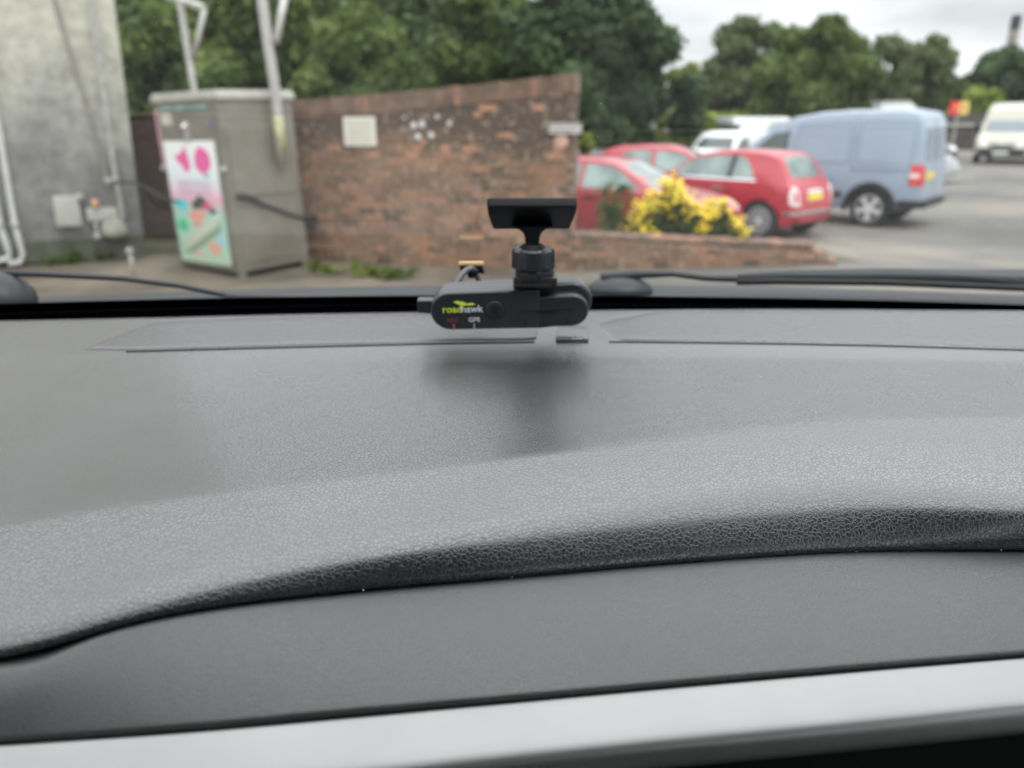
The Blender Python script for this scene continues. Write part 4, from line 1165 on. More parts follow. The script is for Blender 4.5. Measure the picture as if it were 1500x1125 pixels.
tree('bush', 'low bushy shrub at the foot of the large dark tree', 'bush', 990, 34, 90, 165, 'light', 0, 3500, .25, 14, seed=17)
tree('bush', 'yellow flowering bush just right of the brick wall end', 'bush', 862, 16, 34, 196, 'lime', 0, 1200, .10, 10, seed=18)
# hedge behind the white vans
def hedge(name, label, px0, px1, D, top, kind, n, leaf, seed):
    rng = np.random.default_rng(seed); a, b = at_y(px0, 172, D).x, at_y(px1, 172, D).x; zt = at_y((px0 + px1) / 2, top, D).z
    t = thing(name, label, 'hedge', ((a + b) / 2, D, 0))
    P = np.stack([rng.uniform(a, b, n) - (a + b) / 2, rng.uniform(-.6, .6, n), zt * rng.uniform(0.02, 1, n) ** .6], 1)
    P[:, 2] += .12 * np.sin(P[:, 0] * 1.3) * P[:, 2] / zt
    Nn = rng.normal(size=(n, 3)); Nn[:, 1] -= 1; Nn[:, 2] += .6; Nn /= np.linalg.norm(Nn, axis=1)[:, None]
    leaves('foliage', P, Nn, leaf, LEAF[kind], t, rng=rng)
    mb = MB()
    for k in range(8): mb.tube([((k / 7 - .5) * (b - a) * .9, 0, 0), ((k / 7 - .5) * (b - a) * .9 + .1, 0, zt * .7)], .05, 6)
    mb.build('stems', M['bark'], t)['kind'] = 'stuff'
hedge('hedge', 'clipped bright green hedge behind the white vans', 985, 1200, 40, 166, 'lime', 7000, .30, 21)
hedge('hedge', 'dark hedge along the far side of the car park behind the blue van', 1190, 1420, 56, 160, 'mid', 6000, .4, 22)

# weeds at wall foot
def weed(px, py, h, n, kind, label, seed, spread=.25, name='weed', cat='weed', group=None, leaf=.045, Y=None):
    rng = np.random.default_rng(seed)
    p = at_z(px, py, 0) if Y is None else Vector((at_y(px, 300, Y).x, Y, 0))
    t = thing(name, label, cat, (p.x, p.y, 0), group=group)
    mb = MB(); P = []
    for k in range(n):
        a = rng.uniform(0, 6.28); l_ = h * rng.uniform(.55, 1.05); s = spread * rng.uniform(.2, 1)
        q0 = (rng.normal() * spread * .3, rng.normal() * .05, 0); q1 = (q0[0] + s * math.cos(a) * .5, q0[1] + s * math.sin(a) * .3, l_ * .6); q2 = (q0[0] + s * math.cos(a), q0[1] + s * math.sin(a) * .5, l_)
        mb.tube([q0, q1, q2], [.006, .005, .002], 5)
        for j in range(14):
            u = rng.uniform(.1, 1); P.append([q0[i] * (1 - u) + q2[i] * u + rng.normal() * .03 for i in range(3)])
    mb.build('stem', LEAF[kind], t)['kind'] = 'stuff'
    P = np.array(P); Nn = rng.normal(size=P.shape); Nn[:, 2] += 1; Nn /= np.linalg.norm(Nn, axis=1)[:, None]
    leaves('leaves', P, Nn, leaf, LEAF[kind], t, rng=rng, aspect=2.4)
    return t
weed(478, 401, .12, 8, 'light', 'low bright weed at the left foot of the brick wall', 31)
weed(535, 406, .13, 9, 'light', 'grassy weed second from the left along the brick wall foot', 32)
weed(585, 408, .14, 9, 'mid', 'weed tuft nearest the dash camera clip at the brick wall foot', 33)
weed(98, 387, .14, 7, 'mid', 'dark weed at the building foot under the cream box', 34)
weed(150, 381, .14, 7, 'mid', 'dark weed at the building foot under the gas meter', 35)
weed(898, 0, 1.15, 20, 'mid', 'tall leafy green weed just right of the wall end in front of the red car', 36, Y=10.2, spread=.22, leaf=.06, name='tall_weed')
weed(945, 0, .62, 20, 'mid', 'dense low green weed under the ragwort on the left', 37, Y=10.2, spread=.3, leaf=.06)

M['yellow'] = mat('yellow petals', (.80, .58, .02), .6, var=.15, vscale=20)
def ragwort(label, px, Y, h, half, n, seed):
    rng = np.random.default_rng(seed); p = at_y(px, 300, Y)
    t = thing('ragwort', label, 'flower', (p.x, Y, 0), group='yellow ragwort behind the low wall')
    mb = MB(); mh = MB(); P = []
    for k in range(n):
        u = rng.uniform(-1, 1); l_ = h * (1 - .42 * abs(u) ** 1.5) * rng.uniform(.62, 1.02)
        q0 = (u * half * .25, rng.normal() * .06, 0); q2 = (u * half, rng.normal() * .15, l_); q1 = (u * half * .55, q2[1] * .5, l_ * .6)
        mb.tube([q0, q1, q2], [.008, .006, .003], 5)
        for j in range(20):
            f = rng.uniform(.15, 1.0); P.append([q0[i] * (1 - f) + q2[i] * f + rng.normal() * .03 for i in range(3)])
        for j in range(9):
            c = (q2[0] + rng.normal() * .05, q2[1] + rng.normal() * .05, q2[2] + rng.normal() * .04)
            mh.lathe([(.004, -.010), (.024, .0), (.026, .005), (.010, .012)], 8, Matrix.Translation(c) @ Matrix.Rotation(rng.uniform(0, .9), 4, 'X'))
    mb.build('stem', LEAF['mid'], t)['kind'] = 'stuff'; mh.build('flower_heads', M['yellow'], t)['kind'] = 'stuff'
    P = np.array(P); Nn = rng.normal(size=P.shape); Nn[:, 2] += 1; Nn /= np.linalg.norm(Nn, axis=1)[:, None]
    leaves('leaves', P, Nn, .07, LEAF['mid'], t, rng=rng, aspect=2.4)
ragwort('biggest clump of yellow ragwort, in front of the red cars', 982, 10.35, 1.02, .42, 62, 41)
ragwort('right hand clump of yellow ragwort leaning by the red hatchback wheel', 1048, 10.4, .80, .30, 30, 42)
ragwort('low left clump of yellow ragwort at the top of the low wall', 935, 10.3, .62, .22, 14, 43)
ragwort('single low ragwort sprig furthest left above the low wall', 912, 10.25, .50, .04, 3, 44)

# ================================================================== VEHICLES
def plate_text(o, txt): pass
def make_vehicle(name, label, cat, sp, pos, yaw, scale=1., group=None):
    t = thing(name, label, cat, pos, (0, 0, yaw), group)
    t.scale = (scale,) * 3
    L, W, Hh, belt, zb = sp['L'], sp['W'], sp['H'], sp['belt'], sp['zb']
    out = sp['outline']; ox = [p[0] for p in out]; oz = [p[1] for p in out]
    X = sorted(set([round(v, 3) for v in ox] + [round(L * k / 26, 3) for k in range(1, 26)] + [.01, .04, L - .04, L - .01]))
    vs, fs = [], []; half = None
    tum = sp.get('tumble', .20)
    for x in X:
        zt = float(np.interp(x, ox, oz))
        e = abs(x - L / 2) / (L / 2)
        hw = W / 2 * (1 - sp.get('nose', .20) * max(0, (e - .72) / .28) ** 2.2)
        zl = zb + sp.get('endlift', .10) * max(0, (e - .86) / .14)
        b = min(float(np.interp(x, *zip(*belt))) if isinstance(belt, list) else belt, zt - .035)
        kk = (zt - b)
        wt_ = hw * (.97 - tum * max(0, kk) / max(.1, Hh - b))
        rr_ = min(.10, kk * .5)
        sec = [(0, zl), (hw * .80, zl), (hw * .955, zl + .05), (hw * .99, zl + .30 * (b - zl)), (hw, zl + .55 * (b - zl)), (hw * .985, zl + .86 * (b - zl)), (hw * .965, b),
               (hw * .965 + (wt_ - hw * .965) * .5, b + (zt - rr_ - b) * .5), (wt_, zt - rr_), (wt_ * .955, zt - rr_ * .35), (wt_ * .80, zt - .005), (wt_ * .4, zt + .008 * (kk > .2)), (0, zt + .012 * (kk > .2))]
        ring = sec + [(-y, z) for y, z in sec[-2:0:-1]]
        half = len(ring); vs += [(x, y, z) for y, z in ring]
    for i in range(len(X) - 1):
        for k in range(half):
            k2 = (k + 1) % half; fs.append((i * half + k, i * half + k2, (i + 1) * half + k2, (i + 1) * half + k))
    fs.append(tuple(range(half))[::-1]); fs.append(tuple((len(X) - 1) * half + k for k in range(half)))
    mb = MB(); mb.add(vs, fs); body = mb.build('body', sp['paint'], t, True)
    wr_ = sp['wr']; cutters = []
    for xw in sp['wx']:
        for s in (-1, 1):
            cm = MB(); cm.lathe([(wr_ * 1.13, -.30), (wr_ * 1.13, .35)], 40, Matrix.Translation((xw, s * (W / 2 - .02), wr_)) @ Matrix.Rotation(R(90), 4, 'X'))
            c_ = cm.build('cutter', M['trim'], t); cutters.append(c_)
            md = body.modifiers.new('cut', 'BOOLEAN'); md.operation = 'DIFFERENCE'; md.object = c_; md.solver = 'EXACT'; md.material_mode = 'TRANSFER'
    bpy.context.view_layer.update()
    dg = bpy.context.evaluated_depsgraph_get()
    nm = bpy.data.meshes.new_from_object(body.evaluated_get(dg)); body.modifiers.clear(); body.data = nm
    for c_ in cutters: bpy.data.objects.remove(c_)
    nm.polygons.foreach_set('use_smooth', [True] * len(nm.polygons)); nm.set_sharp_from_angle(angle=R(38))
    bvh = BVHTree.FromPolygons([v.co.copy() for v in nm.vertices], [tuple(p.vertices) for p in nm.polygons])
    def panel(nm_, pts, axis, sg, m, off=.006, par=None, lab=None, rings=6, dense=4):
        P = []
        for i in range(len(pts)):
            a, b = Vector(pts[i]), Vector(pts[(i + 1) % len(pts)])
            for j in range(dense): P.append(a.lerp(b, j / dense))
        c = sum(P, Vector((0, 0))) / len(P); V = []
        def hit(q, extra):
            if axis == 'y': o_, d_ = Vector((q.x, sg * 3, q.y)), Vector((0, -sg, 0))
            else: o_, d_ = Vector((sg * 9 + (L if sg > 0 else 0), q.x, q.y)), Vector((-sg, 0, 0))
            h, nn, _, _ = bvh.ray_cast(o_, d_)
            if h is None:
                h, nn, _, _ = bvh.find_nearest(Vector((q.x, sg * W / 2, q.y)) if axis == 'y' else Vector((L if sg > 0 else 0, q.x, q.y)))
            if nn.dot(d_) > 0: nn = -nn
            return h - d_ * extra
        for r_ in range(rings):
            f = (r_ + 1) / rings
            for q in P: V.append(hit(c.lerp(q, f), off))
        for q in P: V.append(hit(c.lerp(q, 1.01), -.01))
        V.append(hit(c, off)); n_ = len(P); F_ = []
        for k in range(n_): F_.append((len(V) - 1, k, (k + 1) % n_))
        for r_ in range(rings):
            for k in range(n_):
                k2 = (k + 1) % n_; F_.append((r_ * n_ + k, (r_ + 1) * n_ + k, (r_ + 1) * n_ + k2, r_ * n_ + k2))
        mb_ = MB(); mb_.add(V, F_); o_ = mb_.build(nm_, m, par or t, True, 50)
        if lab: o_['label'] = lab
        return o_
    for a in sp['panels']:
        nm_, pts, axis, sides, m = a[:5]; off = a[5] if len(a) > 5 else .006; lab = a[6] if len(a) > 6 else None
        for sg in sides: panel(nm_, pts, axis, sg, m, off, None, lab)
    for xw in sp['wx']:
        for s in (-1, 1):
            wh = bpy.data.objects.new('wheel', None); COL.objects.link(wh); wh.parent = t
            wh.location = (xw, s * (W / 2 - .11), wr_); wh.rotation_euler = (R(-90) if s > 0 else R(90), 0, random.uniform(0, 1) if False else 0)
            mb = MB(); mb.lathe([(wr_ * .66, -.09), (wr_ * .93, -.095), (wr_, -.07), (wr_, .07), (wr_ * .94, .095), (wr_ * .70, .098), (wr_ * .66, .085)], 40); mb.build('tyre', M['tyre'], wh, True, 40)
            mb = MB(); mb.lathe([(wr_ * .70, .05), (wr_ * .70, .092), (wr_ * .64, .098), (wr_ * .62, .07), (wr_ * .60, .045), (.02, .045)], 40)
            mb.lathe([(wr_ * .17, .04), (wr_ * .17, .085), (wr_ * .10, .095), (.01, .096)], 20)
            ns = sp.get('spokes', 5); sw = sp.get('spokew', .055)
            for k in range(ns):
                a = 2 * math.pi * k / ns + .3
                mb.box((wr_ * .38, 0, .074), (wr_ * .50, sw, .03), Matrix.Rotation(a, 4, 'Z'), bev=.006)
            mb.build('rim', M['alloy'], wh, True, 40)
            mb = MB(); mb.lathe([(wr_ * .60, .05), (.03, .052)], 32); mb.build('brake', M['alloydark'], wh)
    for a in sp.get('boxes', []):
        nm_, c, d, m = a[:4]; bv = a[4] if len(a) > 4 else .01
        MB().box(c, d, bev=bv).build(nm_, m, t, True, 40)
    return t

def heading(dx, dy): return math.atan2(dy, dx)
# small rounded hatchback (three doors), seen from behind its left side
FI = dict(L=3.55, W=1.63, H=1.49, zb=.20, belt=[(0, .86), (.6, .98), (2.6, .93), (3.55, .80)], tumble=.26, nose=.30, endlift=.12, wr=.325, wx=(.62, 2.92), spokes=15, spokew=.022, paint=M['red'],
    outline=[(0, .50), (.015, .62), (.06, .80), (.14, .95), (.22, 1.02), (.30, 1.14), (.44, 1.34), (.55, 1.425), (.75, 1.465), (1.2, 1.49), (1.7, 1.475), (2.1, 1.40), (2.45, 1.22), (2.72, 1.02), (2.85, .96), (3.15, .88), (3.38, .76), (3.50, .60), (3.55, .48)],
    panels=[('window', [(1.36, 1.00), (1.36, 1.385), (1.75, 1.385), (2.10, 1.32), (2.42, 1.16), (2.60, 1.00)], 'y', (1, -1), M['glasspale'], .006, 'front side window'),
            ('window', [(.80, 1.02), (.96, 1.24), (1.10, 1.36), (1.26, 1.385), (1.26, 1.00)], 'y', (1, -1), M['glasspale'], .006, 'rear quarter window'),
            ('pillar_trim', [(1.262, .98), (1.262, 1.40), (1.358, 1.40), (1.358, .98)], 'y', (1, -1), M['trim'], .005),
            ('window_trim', [(.76, .985), (2.62, .975), (2.62, 1.0), (.76, 1.01)], 'y', (1, -1), M['chrome'], .008),
            ('door_line', [(1.25, .36), (1.25, .98), (1.262, .98), (1.262, .36)], 'y', (1, -1), M['trim'], .002),
            ('door_line', [(2.60, .45), (2.60, .97), (2.612, .97), (2.612, .45)], 'y', (1, -1), M['trim'], .002),
            ('door_handle', [(1.36, .80), (1.36, .86), (1.60, .865), (1.60, .805)], 'y', (1, -1), M['chrome'], .03),
            ('rear_window', [(-.50, 1.06), (-.44, 1.36), (-.2, 1.39), (.2, 1.39), (.44, 1.36), (.50, 1.06), (.2, 1.04), (-.2, 1.04)], 'x', (-1,), M['glasspale']),
            ('windscreen', [(-.56, 1.04), (-.46, 1.38), (.46, 1.38), (.56, 1.04)], 'x', (1,), M['glass']),
            ('tail_lamp', [(.56, .60), (.54, .88), (.60, .92), (.67, .90), (.70, .78), (.69, .62), (.62, .585)], 'x', (-1,), M['lampclear'], .012),
            ('tail_lamp', [(-.56, .60), (-.54, .88), (-.60, .92), (-.67, .90), (-.70, .78), (-.69, .62), (-.62, .585)], 'x', (-1,), M['lampclear'], .012),
            ('lamp_core', [(.60, .66), (.60, .85), (.64, .85), (.645, .66)], 'x', (-1,), M['lampred'], .02),
            ('lamp_core', [(-.60, .66), (-.60, .85), (-.64, .85), (-.645, .66)], 'x', (-1,), M['lampred'], .02),
            ('number_plate', [(-.25, .68), (-.25, .79), (.25, .79), (.25, .68)], 'x', (-1,), M['plate'], .012),
            ('plate_handle', [(-.24, .80), (-.24, .85), (.24, .85), (.24, .80)], 'x', (-1,), M['chrome'], .022),
            ('rear_bumper', [(-.74, .44), (-.74, .51), (.74, .51), (.74, .44)], 'x', (-1,), M['chrome'], .03),
            ('lower_bumper', [(-.5, .22), (-.55, .30), (.55, .30), (.5, .22)], 'x', (-1,), M['trim'], .012),
            ('headlamp', [(.45, .62), (.42, .78), (.58, .80), (.66, .70), (.60, .60)], 'x', (1,), M['lampclear'], .012),
            ('headlamp', [(-.45, .62), (-.42, .78), (-.58, .80), (-.66, .70), (-.60, .60)], 'x', (1,), M['lampclear'], .012)],
    boxes=[('door_mirror', (2.42, .88, 1.02), (.14, .16, .13), M['red'], .04), ('door_mirror', (2.42, -.88, 1.02), (.14, .16, .13), M['red'], .04)])
def place(sp_wx, pos, yaw, scale, side, W):
    """origin so that the wheel at (wx, side*W/2) stands on pos"""
    c, s = math.cos(yaw), math.sin(yaw); lx, ly = sp_wx * scale, side * W / 2 * scale
    return (pos[0] - (lx * c - ly * s), pos[1] - (lx * s + ly * c), 0)
yf = heading(-math.cos(R(48)), math.sin(R(48)))
wp_ = G(1107, 351)
make_vehicle('parked_car', 'small round coral red hatchback parked facing away beside the pale blue van', 'car', FI, place(.62, wp_, yf, .89, 1, 1.63), yf, .89, 'cars in the car park')

# tall pale blue van
VB = dict(L=4.28, W=1.80, H=2.0, zb=.30, belt=[(0, 1.10), (2.8, 1.08), (4.28, .95)], tumble=.10, nose=.14, endlift=.06, wr=.33, wx=(.78, 3.44), spokes=5, spokew=.085, paint=M['blue'],
    outline=[(0, .60), (.01, .9), (.03, 1.15), (.08, 1.55), (.13, 1.85), (.22, 1.96), (.45, 2.0), (1.4, 1.985), (1.9, 1.95), (2.35, 1.87), (2.68, 1.74), (3.0, 1.50), (3.3, 1.24), (3.5, 1.10), (3.85, 1.02), (4.10, .90), (4.22, .72), (4.28, .55)],
    panels=[('panel_groove', [(1.24, 1.08), (1.24, 1.79), (2.20, 1.74), (2.27, 1.08)], 'y', (1, -1), mat('groove blue grey', (.20, .25, .31), .5), .004),
            ('panel_groove', [(.20, 1.08), (.20, 1.80), (1.10, 1.81), (1.10, 1.08)], 'y', (1, -1), mat('groove blue grey', (.20, .25, .31), .5), .004),
            ('side_panel', [(1.26, 1.10), (1.26, 1.77), (2.185, 1.72), (2.25, 1.10)], 'y', (1, -1), paint('side panel blue', (.295, .365, .445)), .010, 'pressed side panel'),
            ('side_panel', [(.22, 1.10), (.22, 1.78), (1.08, 1.79), (1.08, 1.10)], 'y', (1, -1), paint('side panel blue', (.295, .365, .445)), .010, 'pressed side panel'),
            ('door_line', [(1.165, 1.0), (1.165, 1.86), (1.178, 1.86), (1.178, 1.0)], 'y', (1, -1), mat('shut line blue grey', (.12, .15, .19), .6), .003),
            ('slide_rail', [(.22, .985), (.22, 1.03), (1.17, 1.03), (1.17, .985)], 'y', (1, -1), mat('shadowed rail blue grey', (.22, .27, .33), .5), .012),
            ('side_moulding', [(1.28, .50), (1.28, .60), (2.95, .60), (2.95, .50)], 'y', (1, -1), M['trim'], .016),
            ('window', [(2.42, 1.12), (2.42, 1.60), (2.66, 1.58), (3.22, 1.12)], 'y', (1, -1), M['glass'], .008),
            ('front_pillar_trim', [(2.385, 1.09), (2.385, 1.64), (2.42, 1.64), (2.42, 1.09)], 'y', (1, -1), M['trim'], .006),
            ('windscreen', [(-.66, 1.20), (-.60, 1.70), (.60, 1.70), (.66, 1.20)], 'x', (1,), M['glass']),
            ('rear_window', [(-.66, 1.14), (-.60, 1.68), (-.06, 1.70), (-.06, 1.14)], 'x', (-1,), mat('blue tinted glass', (.12, .17, .22), .08, .2), .008),
            ('rear_window', [(.66, 1.14), (.60, 1.68), (.06, 1.70), (.06, 1.14)], 'x', (-1,), mat('blue tinted glass', (.12, .17, .22), .08, .2), .008),
            ('door_line', [(-.008, .5), (-.008, 1.85), (.008, 1.85), (.008, .5)], 'x', (-1,), M['trim'], .003),
            ('tail_lamp', [(.68, .74), (.67, 1.10), (.79, 1.08), (.80, .74)], 'x', (-1,), M['lampred'], .02),
            ('tail_lamp', [(.05, .76), (.05, 1.10), (.19, 1.10), (.19, .76)], 'y', (1, -1), M['lampred'], .015),
            ('lamp_band', [(.05, .88), (.05, .95), (.195, .95), (.195, .88)], 'y', (1, -1), M['lampclear'], .018),
            ('number_plate', [(.05, .84), (.05, .96), (.56, .96), (.56, .84)], 'x', (-1,), M['plate'], .015),
            ('fuel_flap', [(1.42, .76), (1.42, .86), (1.52, .86), (1.52, .76)], 'y', (1,), paint('fuel flap blue', (.24, .34, .48)), .008),
            ('rear_bumper', [(-.85, .34), (-.85, .50), (.85, .50), (.85, .34)], 'x', (-1,), M['trim'], .07),
            ('bumper_side', [(.0, .34), (.0, .50), (.30, .48), (.30, .34)], 'y', (1, -1), M['trim'], .02)],
    boxes=[('door_mirror', (3.05, 1.0, 1.2), (.14, .2, .24), M['trim'], .04), ('door_mirror', (3.05, -1.0, 1.2), (.14, .2, .24), M['trim'], .04)])
yv = heading(-math.cos(R(41)), math.sin(R(41)))
wv = G(1267, 333)
vb = make_vehicle('parked_van', 'tall pale blue panel van parked beside the red hatchback', 'van', VB, place(.78, wv, yv, .97, 1, 1.80), yv, .97, 'vans in the car park')
# black wheel arch lips on the van
for s in (-1, 1):
    for xw in (.78, 3.44):
        pts = [(xw + .42 * math.cos(R(a)), s * .895, .33 + .42 * math.sin(R(a))) for a in range(-8, 189, 14)]
        MB().tube(pts, .045, 8).build('wheel_arch', M['trim'], vb, True)

# generic hatch for the other cars
def hatch(paint_, glass_, L=3.9, H=1.42):
    k = L / 3.9
    return dict(L=L, W=1.66, H=H, zb=.20, belt=[(0, .88), (.6, .92), (2.8, .88), (L, .70)], tumble=.26, nose=.26, wr=.29, wx=(.72 * k, 3.15 * k), spokes=9, spokew=.03, paint=paint_,
    outline=[(0, .45), (.02, .70), (.07, .90), (.25, 1.12), (.50, 1.34), (.72, H - .03), (1.3, H), (1.75, H - .01), (2.05, H - .08), (2.5 * k, 1.12), (2.78 * k, .93), (3.2 * k, .86), (3.6 * k, .76), (3.82 * k, .60), (L, .42)],
    panels=[('window', [(1.50, .95), (1.50, H - .10), (1.95, H - .13), (2.2, 1.18), (2.52, .94)], 'y', (1, -1), glass_, .006, 'front side window'),
            ('window', [(.62, .98), (.80, 1.22), (1.0, H - .10), (1.42, H - .10), (1.42, .95)], 'y', (1, -1), glass_, .006, 'rear side window'),
            ('door_line', [(1.45, .34), (1.45, .93), (1.462, .93), (1.462, .34)], 'y', (1, -1), M['trim'], .002),
            ('door_handle', [(1.56, .78), (1.56, .82), (1.76, .82), (1.76, .78)], 'y', (1, -1), M['trim'], .02),
            ('windscreen', [(-.60, .97), (-.50, H - .06), (.50, H - .06), (.60, .97)], 'x', (1,), glass_),
            ('rear_window', [(-.52, .98), (-.44, 1.30), (.44, 1.30), (.52, .98)], 'x', (-1,), glass_),
            ('headlamp', [(.40, .60), (.42, .74), (.62, .76), (.68, .64)], 'x', (1,), M['lampclear'], .012),
            ('headlamp', [(-.40, .60), (-.42, .74), (-.62, .76), (-.68, .64)], 'x', (1,), M['lampclear'], .012),
            ('grille', [(-.30, .46), (-.30, .56), (.30, .56), (.30, .46)], 'x', (1,), M['trim'], .008),
            ('number_plate', [(-.25, .34), (-.25, .44), (.25, .44), (.25, .34)], 'x', (1,), M['platewhite'], .015),
            ('tail_lamp', [(.52, .62), (.52, .86), (.66, .86), (.68, .62)], 'x', (-1,), M['lampred'], .012),
            ('tail_lamp', [(-.52, .62), (-.52, .86), (-.66, .86), (-.68, .62)], 'x', (-1,), M['lampred'], .012)],
    boxes=[('door_mirror', (2.30 * k, .90, .98), (.12, .16, .12), M['trim'], .04), ('door_mirror', (2.30 * k, -.90, .98), (.12, .16, .12), M['trim'], .04)])
GC = 'cars in the car park'
y1 = heading(math.cos(R(-31)), math.sin(R(-31)))
s1 = .88
# nose of near red car stands at about photo x 1092
nose = at_y(1086, 320, 10.9)
make_vehicle('parked_car', 'nearest faded red car facing right, half hidden behind the ragwort and low wall', 'car', hatch(M['red2'], M['glasspale']), (nose.x - 3.9 * s1 * math.cos(y1) , 10.9 + .3 - 3.9 * s1 * math.sin(y1), 0), y1, s1, GC)
y2 = heading(math.cos(R(-20)), math.sin(R(-20)))
tl_ = at_y(868, 240, 15.4)
make_vehicle('parked_car', 'further red hatchback whose roof and windscreen show above the nearer red car', 'car', hatch(M['red'], M['glasspale']), (tl_.x, 15.9, 0), y2, .93, GC)

# white vans behind
def van(paint_, glass_, L=4.9, W=1.95, H=2.3, hood=1.15):
    return dict(L=L, W=W, H=H, zb=.28, belt=[(0, 1.2), (L - 1.6, 1.15), (L, .95)], tumble=.10, nose=.14, endlift=.05, wr=.33, wx=(.9, L - .9), spokes=8, spokew=.05, paint=paint_,
    outline=[(0, .5), (.02, 1.2), (.06, H - .35), (.18, H - .06), (.4, H), (L - 2.3, H), (L - 1.9, H - .05), (L - 1.55, H - .25), (L - 1.2, 1.62), (L - .85, 1.25), (L - .6, hood), (L - .25, hood - .12), (L - .06, hood - .3), (L, .5)],
    panels=[('windscreen', [(-W * .40, 1.24), (-W * .37, 1.70), (W * .37, 1.70), (W * .40, 1.24)], 'x', (1,), glass_, .008),
            ('window', [(L - 1.95, 1.22), (L - 1.95, 1.66), (L - 1.45, 1.66), (L - 1.05, 1.22)], 'y', (1, -1), glass_, .008),
            ('door_line', [(L - 2.02, .4), (L - 2.02, 1.9), (L - 2.0, 1.9), (L - 2.0, .4)], 'y', (1, -1), M['trim'], .003),
            ('front_bumper', [(-W * .47, .34), (-W * .47, .62), (W * .47, .62), (W * .47, .34)], 'x', (1,), M['trim'], .05),
            ('grille', [(-.40, .66), (-.42, .76), (.42, .76), (.40, .66)], 'x', (1,), M['trim'], .012),
            ('headlamp', [(.52, .66), (.50, .86), (.78, .90), (.80, .68)], 'x', (1,), M['lampclear'], .012),
            ('headlamp', [(-.52, .66), (-.50, .86), (-.78, .90), (-.80, .68)], 'x', (1,), M['lampclear'], .012),
            ('number_plate', [(-.28, .40), (-.28, .52), (.28, .52), (.28, .40)], 'x', (1,), M['platewhite'], .07),
            ('badge', [(-.06, .78), (-.06, .86), (.06, .86), (.06, .78)], 'x', (1,), M['chrome'], .02),
            ('side_moulding', [(.3, .5), (.3, .64), (L - .4, .64), (L - .4, .5)], 'y', (1, -1), M['trim'], .012)],
    boxes=[('door_mirror', (L - 1.15, W / 2 + .12, 1.42), (.12, .2, .32), M['trim'], .04), ('door_mirror', (L - 1.15, -W / 2 - .12, 1.42), (.12, .2, .32), M['trim'], .04)])
GV = 'vans in the car park'
# cream high-roof van on the right, front towards us
D = 32.5
yc_ = heading(-.80, -1)
fc = at_y(1462, 240, D)
SPc = van(M['cream'], mat('grey reflecting windscreen', (.20, .23, .25), .15, .3), 5.2, 2.1, 2.38)
cx_, sx_ = math.cos(yc_), math.sin(yc_)
make_vehicle('parked_van', 'cream high roofed van facing us near the right edge', 'van', SPc, (fc.x - 5.2 * cx_, D - 5.2 * sx_, 0), yc_, 1.0, GV)
# small white van, front left
yw = heading(-.75, -.85)
fw = at_y(1028, 230, 23.5)
SPw = van(M['vanwhite'], mat('dark windscreen', (.06, .08, .08), .12, 0, .8), 4.2, 1.7, 1.62, .98)
SPw['panels'][0] = ('windscreen', [(-.68, 1.06), (-.60, 1.42), (.60, 1.42), (.68, 1.06)], 'x', (1,), mat('dark windscreen', (.06, .08, .08), .12, 0, .8), .008)
SPw['panels'][1] = ('window', [(2.25, 1.06), (2.25, 1.40), (2.75, 1.40), (3.15, 1.06)], 'y', (1, -1), M['glass'], .008)
SPw['panels'][2] = ('door_line', [(2.18, .4), (2.18, 1.4), (2.2, 1.4), (2.2, .4)], 'y', (1, -1), M['trim'], .003)
SPw['outline'] = [(0, .5), (.02, 1.0), (.08, 1.45), (.2, 1.56), (.5, 1.62), (2.3, 1.62), (2.7, 1.56), (3.0, 1.36), (3.3, 1.08), (3.55, .98), (3.95, .86), (4.14, .68), (4.2, .5)]
SPw['belt'] = [(0, 1.0), (3.0, 1.0), (4.2, .75)]
SPw['boxes'] = [('door_mirror', (3.0, .95, 1.08), (.1, .18, .16), M['trim'], .03), ('door_mirror', (3.0, -.95, 1.08), (.1, .18, .16), M['trim'], .03)]
make_vehicle('parked_van', 'small white van with a dark windscreen just left of the red hatchback roof', 'van', SPw, (fw.x - 4.0 * .88 * math.cos(yw), 23.5 - 4.0 * .88 * math.sin(yw), 0), yw, .88, GV)
# white flatbed truck with an open frame rack
D = 27.0
tk = thing('flatbed_truck', 'white truck with raised roof box and open side frame behind the small white van', 'truck', at_y(1110, 230, D) * 1, (0, 0, R(8)), None)
tk.location.z = 0
def bxp(nm_, c, d, m, bv=.02): return MB().box(c, d, bev=bv).build(nm_, m, tk, True, 40)
bxp('cab', (-.55, 0, 1.0), (1.0, 1.7, 1.2), M['vanwhite'], .06)
bxp('roof_box', (-.35, 0, 1.70), (1.9, 1.6, .24), M['vanwhite'], .08)
bxp('window', (-.2, -.86, 1.25), (.5, .03, .4), M['glass'], .01)
bxp('windscreen', (-1.06, 0, 1.25), (.03, 1.4, .45), M['glass'], .01)
bxp('flatbed', (1.1, 0, .75), (2.4, 1.7, .12), M['vanwhite'])
bxp('side_board', (1.1, -.84, .95), (2.4, .04, .32), M['vanwhite'])
for x in (.05, .32, .6, 1.4, 2.2):
    bxp('frame_post', (x, -.8, 1.22), (.06, .06, .9), M['vanwhite'], .006)
bxp('frame_rail', (1.25, -.8, 1.70), (2.2, .08, .12), M['vanwhite'], .01); bxp('frame_rail', (1.25, .8, 1.70), (2.2, .08, .12), M['vanwhite'], .01)
for x in (-.6, 1.6):
    for s in (-1, 1):
        MB().lathe([(.2, -.1), (.32, -.1), (.34, -.06), (.34, .06), (.32, .1), (.2, .1)], 28, Matrix.Translation((x, s * .75, .34)) @ Matrix.Rotation(R(90), 4, 'X')).build('wheel', M['tyre'], tk, True, 40)
